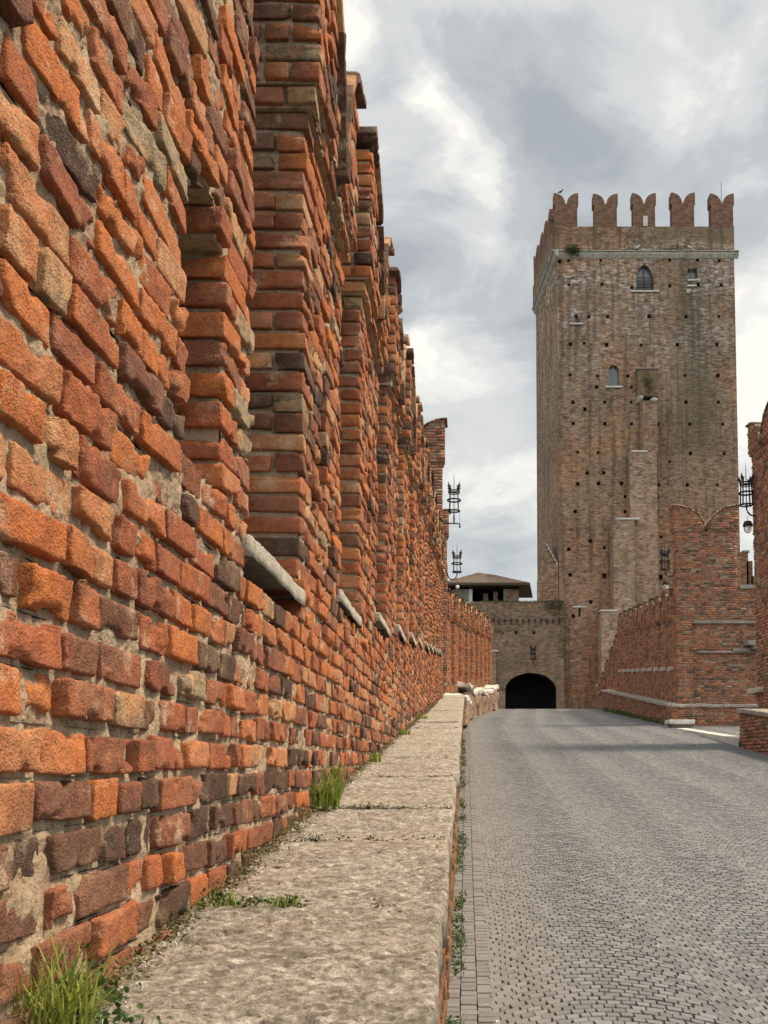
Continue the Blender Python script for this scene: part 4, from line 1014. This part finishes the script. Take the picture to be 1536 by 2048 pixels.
for nm, qp in (('roof_slope', (RV[1], RV[2], RV[5], RV[5])), ('roof_slope', (RV[3], RV[0], RV[4], RV[4])), ('roof_slope', (RV[2], RV[3], RV[4], RV[5]))): tiled(nm, qp, 14, roof)
mesh_py('eave_board', [(x, y_, z - .13) for x, y_, z in RV[:4]] + [(x, y_, z + .02) for x, y_, z in RV[:4]], [(3, 2, 1, 0), (0, 1, 5, 4), (1, 2, 6, 5), (2, 3, 7, 6), (3, 0, 4, 7)], M_WOOD, roof)
for (a, b, top, mt, dp, nm) in ((905, 938, 1166, M_GREYST, .4, 'end_wall'), (938, 945, 1164, M_PLASTER, .35, 'white_post'), (967, 977, 1180, M_BUTT, .5, 'brick_post'), (988, 997, 1176, M_BUTT, .5, 'brick_post'), (1008, 1015, 1166, M_GREYST, .5, 'brick_post'), (1015, 1039, 1166, M_BUTT, .5, 'corner_wall')):
    q0_, q1_ = at(a, top, YH), at(b, 1215, YH); yy = .9 if nm != 'brick_post' or a > 1000 else 1.6
    mesh_box(nm, (0, YH, 0), (1, 0), (0, -1), q0_[0], q1_[0], 0, ez - .1 if top < 1170 else q0_[2], -yy - dp, -yy, mt, hut, jit=0)
q0_, q1_ = at(900, 1164, YH), at(1039, 1215, YH)
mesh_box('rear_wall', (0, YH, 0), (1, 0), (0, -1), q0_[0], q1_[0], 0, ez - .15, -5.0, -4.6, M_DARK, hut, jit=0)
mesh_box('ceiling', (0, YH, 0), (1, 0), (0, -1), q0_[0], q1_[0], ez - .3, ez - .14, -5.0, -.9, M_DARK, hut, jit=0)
mesh_box('side_wall', (0, YH, 0), (1, 0), (0, -1), q1_[0] - .3, q1_[0], 0, ez - .15, -4.6, -1.45, M_BUTT, hut, jit=0)
mesh_box('side_wall', (0, YH, 0), (1, 0), (0, -1), q0_[0], q0_[0] + .3, 0, ez - .15, -4.6, -1.45, M_BUTT, hut, jit=0)

# ------------------------------------------------------------------ wrought-iron lanterns
def make_lamp(label, loc, ang, s_, hook, lantern, group='wrought iron cage lamps on the bridge walls'):
    """cage centred over loc; bracket reaches in local -X to the wall"""
    o = thing('cage_lamp', label, 'lamp', loc, group); A = Matrix.Rotation(ang, 3, 'Z'); L0 = Vector(loc)
    def put(name, V, Fc, mat, par=o, sm=True): return mesh_py(name, [L0 + A @ (Vector(v) * s_) for v in V], Fc, mat, par, smooth=sm)
    V = []; Fc = []
    def add(pts, r_, n=6):
        v, f_ = tube(pts, r_, n); k = len(V); V.extend(v); Fc.extend([tuple(k + j for j in g_) for g_ in f_])
    def ring(r_, z, th): add([(r_ * math.cos(t), r_ * math.sin(t), z) for t in [2 * math.pi * i / 20 for i in range(21)]], th, 5)
    ring(.155, .60, .022); ring(.155, .55, .016); ring(.185, .34, .025); ring(.165, .03, .020)
    for i in range(4):
        t = math.pi / 4 + math.pi / 2 * i; c_, s__ = math.cos(t), math.sin(t)
        add([(.175 * c_, .175 * s__, .03), (.165 * c_, .165 * s__, .34), (.15 * c_, .15 * s__, .60)], .019)
    add([(-.165, 0, .03), (.165, 0, .03)], .012); add([(0, -.165, .03), (0, .165, .03)], .012)
    cage = put('cage', V, Fc, M_IRON)
    for i in range(4):
        V = []; Fc = []; t = math.pi / 4 + math.pi / 2 * i; c_, s__ = math.cos(t), math.sin(t)
        add([(.15 * c_, .15 * s__, .58), (.16 * c_, .16 * s__, .66), (.195 * c_, .195 * s__, .72), (.235 * c_, .235 * s__, .84)], [.018, .034, .040, .002])
        add([(.18 * c_ - .075, .18 * s__, .74), (.18 * c_, .18 * s__, .69), (.18 * c_ + .075, .18 * s__, .74)], [.004, .032, .004])
        put('spike', V, Fc, M_IRON)
    V = []; Fc = []; add([(0, 0, -.12), (0, 0, .9), (0, 0, 1.12)], [.013, .010, .004]); put('centre_rod', V, Fc, M_IRON)
    V = []; Fc = []
    if hook == 'J': add([(0, 0, .03), (0, 0, -.06), (-.03, 0, -.16), (-.10, 0, -.235), (-.20, 0, -.255), (-.29, 0, -.20), (-.335, 0, -.10), (-.35, 0, .0), (-.39, 0, .05), (-.47, 0, .05)], .023)
    else: add([(.18, 0, -.38), (.16, 0, -.34), (0, 0, -.33), (-.24, 0, -.33), (-.34, 0, -.28), (-.40, 0, -.12), (-.42, 0, .02)], .018); add([(0, 0, -.33), (0, 0, -.2), (0, 0, .03)], [.02, .028, .012]); add([(.165, 0, .03), (.165, 0, -.33), (.165, 0, -.45)], [.006, .006, .03])
    put('bracket', V, Fc, M_IRON)
    if lantern:
        x, z = (-.02, -.52); n = 10; V = []; Fc = []
        add([(x, 0, -.25), (x, 0, -.40)], .006); add([(x, 0, -.38), (x, 0, -.40), (x, 0, -.47), (x, 0, -.52)], [.02, .09, .12, .125], 12)
        add([(x, 0, -.53), (x, 0, -.515)], .13, 12); ln = put('lantern_hood', V, Fc, M_IRON)
        V = []; Fc = []; add([(x, 0, -.53), (x, 0, -.57), (x, 0, -.64), (x, 0, -.69), (x, 0, -.71)], [.08, .105, .095, .055, .01], 14); put('lantern_globe', V, Fc, M_GLASS, ln)
    return o
def lamp_px(label, px, pyb, Y, ang, s_, hook, lantern):
    q = at(px, pyb, Y); make_lamp(label, (q[0], q[1], q[2] - .03 * s_), ang, s_, hook, lantern)
lamp_px('iron cage lamp on a straight bracket, higher of the two at the left turret', 908, 1022, 23.0, 0, .82, 'S', False)
lamp_px('smaller iron cage lamp hanging off the left turret above the tiled roof', 914, 1144, 29.6, 0, .82, 'J', False)
lamp_px('iron cage lamp on a curved hook at the far right, against the sky', 1493, 1010, 21.8, math.pi, .86, 'J', True)
lamp_px('iron cage lamp on a curved hook, against the tower beside the broad merlon', 1330, 1139, 29.6, math.pi, .82, 'J', True)
lamp_px('iron cage lamp fixed above the middle of the gate arch', 1066, 1318, YG - .45, math.pi / 2, 1.05, 'J', False)
q = at(915, 1174, 29.4); lg = thing('globe_lamp', 'small round white globe lamp under the left hook bracket', 'lamp', q)
V, Fc = tube([(q[0], q[1], q[2] - .05), (q[0], q[1], q[2] - .04), (q[0], q[1], q[2]), (q[0], q[1], q[2] + .04), (q[0], q[1], q[2] + .055)], [.005, .04, .06, .04, .01], 12)
mesh_py('globe', V, Fc, M_PLASTER, lg, smooth=True)
V, Fc = tube([(q[0], q[1], q[2] + .05), (q[0] - .02, q[1], q[2] + .22), (q[0], q[1] + .1, q[2] + .3)], .008, 5); mesh_py('wire', V, Fc, M_IRON, lg)

# ------------------------------------------------------------------ plants
def blades(c, n, h, spread, lean, width=.004, seed=0, dirx=0.0):
    r = random.Random(seed); V = []; Q = []; T = []
    for i in range(n):
        a = r.uniform(0, 2 * math.pi); rr = spread * math.sqrt(r.random()); x, y = c[0] + rr * math.cos(a), c[1] + rr * math.sin(a)
        hh = h * r.uniform(.45, 1.0); le = lean * r.uniform(.2, 1.3) * hh; b = r.uniform(0, 2 * math.pi); dx, dy = math.cos(b) * le + dirx * hh, math.sin(b) * le
        wx, wy = -math.sin(b + r.uniform(-.6, .6)) * width * r.uniform(.6, 1.2), math.cos(b) * width; tt = r.random(); k0 = len(V); ns = 6
        for s_ in range(ns + 1):
            t = s_ / ns; ww = (1 - t) ** .6 * (1 if t > .0 else .8); px, py, pz = x + dx * t * t, y + dy * t * t, c[2] + hh * (t - .25 * t * t * (le / hh))
            V += [(px - wx * ww, py - wy * ww, pz), (px + wx * ww, py + wy * ww, pz)]; T += [min(1, tt * .7 + .35 * t)] * 2
        for s_ in range(ns): k = k0 + 2 * s_; Q.append((k, k + 1, k + 3, k + 2))
    return np.array(V), Q, T
def leaves(cs, n, r_, size, seed=0, flat=.5):
    rr = np.random.RandomState(seed); cs = np.repeat(np.array(cs, float), n, axis=0); N = len(cs)
    p = cs + rr.randn(N, 3) * np.array(r_) * .5; d = rr.randn(N, 3); d[:, 2] = np.abs(d[:, 2]) * flat; d /= np.linalg.norm(d, axis=1)[:, None]
    e = np.cross(d, rr.randn(N, 3)); e /= np.linalg.norm(e, axis=1)[:, None] + 1e-9; f = np.cross(d, e); s_ = (size * rr.uniform(.5, 1.2, N))[:, None]
    V = np.stack([p, p + (d * .35 + e * .30 + f * .06) * s_, p + (d * .75 + e * .22 + f * .04) * s_, p + d * s_ - f * .05 * s_, p + (d * .75 - e * .22 + f * .04) * s_, p + (d * .35 - e * .30 + f * .06) * s_], 1).reshape(-1, 3)
    k = np.arange(N)[:, None] * 6; Q = np.concatenate([k + np.array([[0, 1, 2, 3]]), k + np.array([[0, 3, 4, 5]])])
    return V, Q.tolist(), np.repeat(rr.rand(N), 6).tolist()
def bz(Y): return bench_z(Y)
def tuft(lab, x, y, n, h, sp, lean, seed, wd=.004, dirx=0, leafn=0, extra=None):
    c = (x, y, bz(y) - .005); o = thing('grass_tuft', lab, 'grass', c, 'grass tufts growing along the ledge')
    V, Q, T = blades(c, n, h, sp, lean, wd, seed, dirx); mesh_np('grass_blades', V, Q, M_GRASS, o, T, smooth=True)
    if leafn:
        V, Q, T = leaves([(x + .02, y + .03, c[2] + .03), (x + .05, y + .07, c[2] + .02), (x - .02, y + .08, c[2] + .07)], leafn, (.06, .06, .06), .017, seed); mesh_np('weed_leaves', V, Q, M_LEAF, o, T)
tuft('tall green grass tuft in the lower left corner of the picture', -.53, 1.31, 170, .18, .055, .7, 3, .0022, .10, 90)
tuft('bright yellow-green grass tuft on the ledge halfway up its left edge', -.535, 3.72, 230, .14, .065, .5, 5, .0038, .12)
tuft('smaller grass tuft just behind the bright one at the wall foot', -.545, 3.98, 160, .17, .05, .4, 6, .004)
tuft('short mossy grass patch at the wall foot past the bright tuft', -.545, 5.75, 90, .07, .06, .7, 7, .005)
tuft('low grass patch at the wall foot further up the ledge', -.545, 8.3, 90, .08, .09, .7, 8, .006)
tuft('far small grass patch at the wall foot near the turret', -.545, 11.5, 70, .09, .12, .7, 9, .008)
def weed(lab, x, y, n, r_, size, seed, z=None):
    c = (x, y, (bz(y) if z is None else z) + .008); o = thing('weed', lab, 'weed', c, 'small weeds in the joints of the ledge')
    V, Q, T = leaves([c], n, r_, size, seed); mesh_np('weed_leaves', V, Q, M_LEAF, o, T)
    V, Q, T = blades((c[0], c[1], c[2] - .01), n, .035, r_[0], .8, .0015, seed); mesh_np('fine_grass', V, Q, M_GRASS, o, T)
weed('dark green weed with white crumbs in the joint beside the wall', -.53, 2.14, 70, (.05, .03, .02), .014, 1)
weed('low weed clump in the slab joint, left part', -.44, 2.13, 40, (.06, .012, .008), .011, 2)
weed('small spiky weed in the slab joint, right part', -.375, 2.13, 45, (.03, .014, .014), .011, 3)
# weeds along the foot of the ledge, on the road
cs = []; V = []; Q = []; T = []
for i in range(170):
    y_ = 2.3 + (i / 170) ** 1.5 * 22 + rnd.uniform(-.1, .1)
    if math.sin(y_ * 5.1) + math.sin(y_ * 2.3 + 1) < rnd.uniform(-.9, .5): continue
    cs.append((-.065 + abs(rnd.gauss(0, .022)), y_, rz(y_) + .015 + rnd.random() * .03))
V, Q, T = leaves(cs, 24, (.04, .09, .04), .022, 77)
Vb, Qb, Tb = [], [], []
for j, c in enumerate(cs[::2]):
    v, q_, t_ = blades((c[0], c[1], c[2] - .02), 12, .10, .05, .8, .0028, j); q_ = [tuple(k + len(V) for k in f_) for f_ in q_]; V = np.concatenate([V, v]); Q = list(Q) + q_; T = list(T) + list(t_)
tag(mesh_np('foot_weeds', V, Q, M_LEAF, None, T), 'strip of green weeds along the foot of the stone ledge', 'weeds', kind='stuff')
cs = []
for yj in joints[1:12]:
    for _ in range(int(60 * (1 if yj < 5 else .6))):
        if rnd.random() < .45 + .5 * math.sin(yj * 7 + _ * .15): cs.append((-.56 + rnd.random() ** 1.3 * .5, yj + rnd.gauss(0, .004), bench_z(yj) - rnd.uniform(.0, .02)))
V, Q, T = leaves(cs, 14, (.02, .012, .012), .009, 15)
tag(mesh_np('joint_moss', V, Q, M_MOSS, None, T), 'dark moss packed in the joints between the ledge slabs', 'moss', kind='stuff')
# moss and crumbs in the corner between wall and ledge
V = []; Q = []; T = []
cs = [(-.558 + rnd.random() * .02, .95 + (i / 380) ** 1.4 * 18, 0) for i in range(380)]; cs = [(x, y_, bz(y_) + rnd.uniform(-.004, .012)) for x, y_, z in cs]
V, Q, T = leaves(cs, 40, (.035, .07, .016), .009, 5)
tag(mesh_np('corner_moss', V, Q, plain('olive moss', (.10, .085, .03), (.20, .17, .07), 20), None, T), 'olive moss and dirt in the corner between wall and ledge', 'moss', kind='stuff')
def crumbs(n, f_):
    V = []; Q = []; rr = np.random.RandomState(9); cube = np.array([(x, y, z) for x in (-1, 1) for y in (-1, 1) for z in (-1, 1)], float); fq = [(0, 1, 3, 2), (4, 6, 7, 5), (0, 4, 5, 1), (2, 3, 7, 6), (1, 5, 7, 3), (0, 2, 6, 4)]
    for i in range(n):
        c, s_ = f_(rr); v = (cube + (rr.rand(8, 3) - .5) * .9) * s_ * rr.uniform(.4, 1, 3); k = 8 * i; V.append(v + c); Q += [tuple(k + j for j in q_) for q_ in fq]
    return np.concatenate(V), Q
def fc(rr):
    y_ = 1.2 + rr.rand() ** 2 * 10; x = -.555 + abs(rr.randn()) * .035; return np.array([x, y_, bz(y_) + .006]), .0018 + .006 * rr.rand() ** 4 * (1 if rr.rand() > .3 else .5)
V, Q = crumbs(320, fc); tag(mesh_np('stone_crumbs', V, Q, M_CRUMB), 'scattered pale stone crumbs along the wall foot on the ledge', 'crumbs', kind='stuff')
def fr(rr):
    y_ = 2.6 + rr.rand() * 20; x = -.02 + rr.rand() ** 2.5 * 5; return np.array([x, y_, rz(y_) + .008]), .004 + .006 * rr.rand() ** 4
V, Q = crumbs(160, fr); tag(mesh_np('road_litter', V, Q, M_WHITE), 'tiny pale petals and grit scattered on the road', 'litter', kind='stuff')
# ivy on the gate wall top, and plants on the tower cornice
def ivy(lab, pts, n, r_, size, seed, Yp, name='ivy'):
    cs = [at(px, py, Yp) for px, py in pts]; o = thing(name, lab, 'plant', cs[0])
    V, Q, T = leaves(cs, n, r_, size, seed, 1.0); mesh_np('foliage', V, Q, M_IVY, o, T)
ivy('dark ivy hanging over the right end of the gate wall top', [(1088 + rnd.random() * 38, 1203 + rnd.random() ** 1.5 * 25) for i in range(22)], 26, (.5, .12, .3), .08, 1, YG - .12)
ivy('ivy running down the ragged edge between gate wall and tower', [(1122 + rnd.gauss(0, 3) + (i / 60) * 8, 1225 + i * 1.9) for i in range(60) if rnd.random() < .45], 12, (.35, .12, .35), .09, 2, YG - .08)
ivy('low grass and moss along the top edge of the gate wall', [(970 + i * 3.2, 1203.5 + rnd.random()) for i in range(48)], 40, (.5, .3, .06), .06, 3, YG + .1, 'wall_top_grass')
ivy('bush growing on the left part of the tower cornice', [(1143 + rnd.gauss(0, 8), 502 + rnd.gauss(0, 5)) for i in range(12)], 60, (.4, .15, .35), .09, 4, YT - .35, 'cornice_plant')
ivy('weeds standing along the tower cornice', [(1120 + i * 5.8, 496 + rnd.random() * 3) for i in range(60) if rnd.random() < .6], 26, (.35, .15, .18), .07, 5, YT - .3, 'cornice_plant')
ivy('moss hanging below the latrine box of the tower', [(1293 + rnd.gauss(0, 6), 768 + rnd.gauss(0, 9)) for i in range(9)], 45, (.3, .06, .35), .07, 6, YT - .76, 'wall_moss')
ivy('weeds on the cap of the wide lower buttress', [(1230 + i * 2.2, 1043 + rnd.random() * 3) for i in range(18)], 30, (.2, .3, .1), .07, 7, YT - .7, 'buttress_plant')
ivy('weeds on the cap of the lowest buttress', [(1198 + i * 2, 1225 + rnd.random() * 3) for i in range(14)], 30, (.2, .3, .1), .07, 8, YT - 1.2, 'buttress_plant')
ivy('green plants at the road edge below the far right parapet', [(1240 + t * 100, 1421 + t * 30) for t in [rnd.random() for _ in range(1)]], 1, (.1, .1, .05), .05, 9, 40, 'edge_plant') if False else None
cs = [(6.02 + rnd.gauss(0, .03), 30.3 + rnd.random() * 13, 0) for i in range(90)]; cs = [(x, y_, rz(y_) + .05) for x, y_, z in cs]
V, Q, T = leaves(cs, 26, (.09, .25, .1), .05, 12); tag(mesh_np('verge_weeds', V, Q, M_LEAF, None, T), 'low weeds along the foot of the far right parapet', 'weeds', kind='stuff')
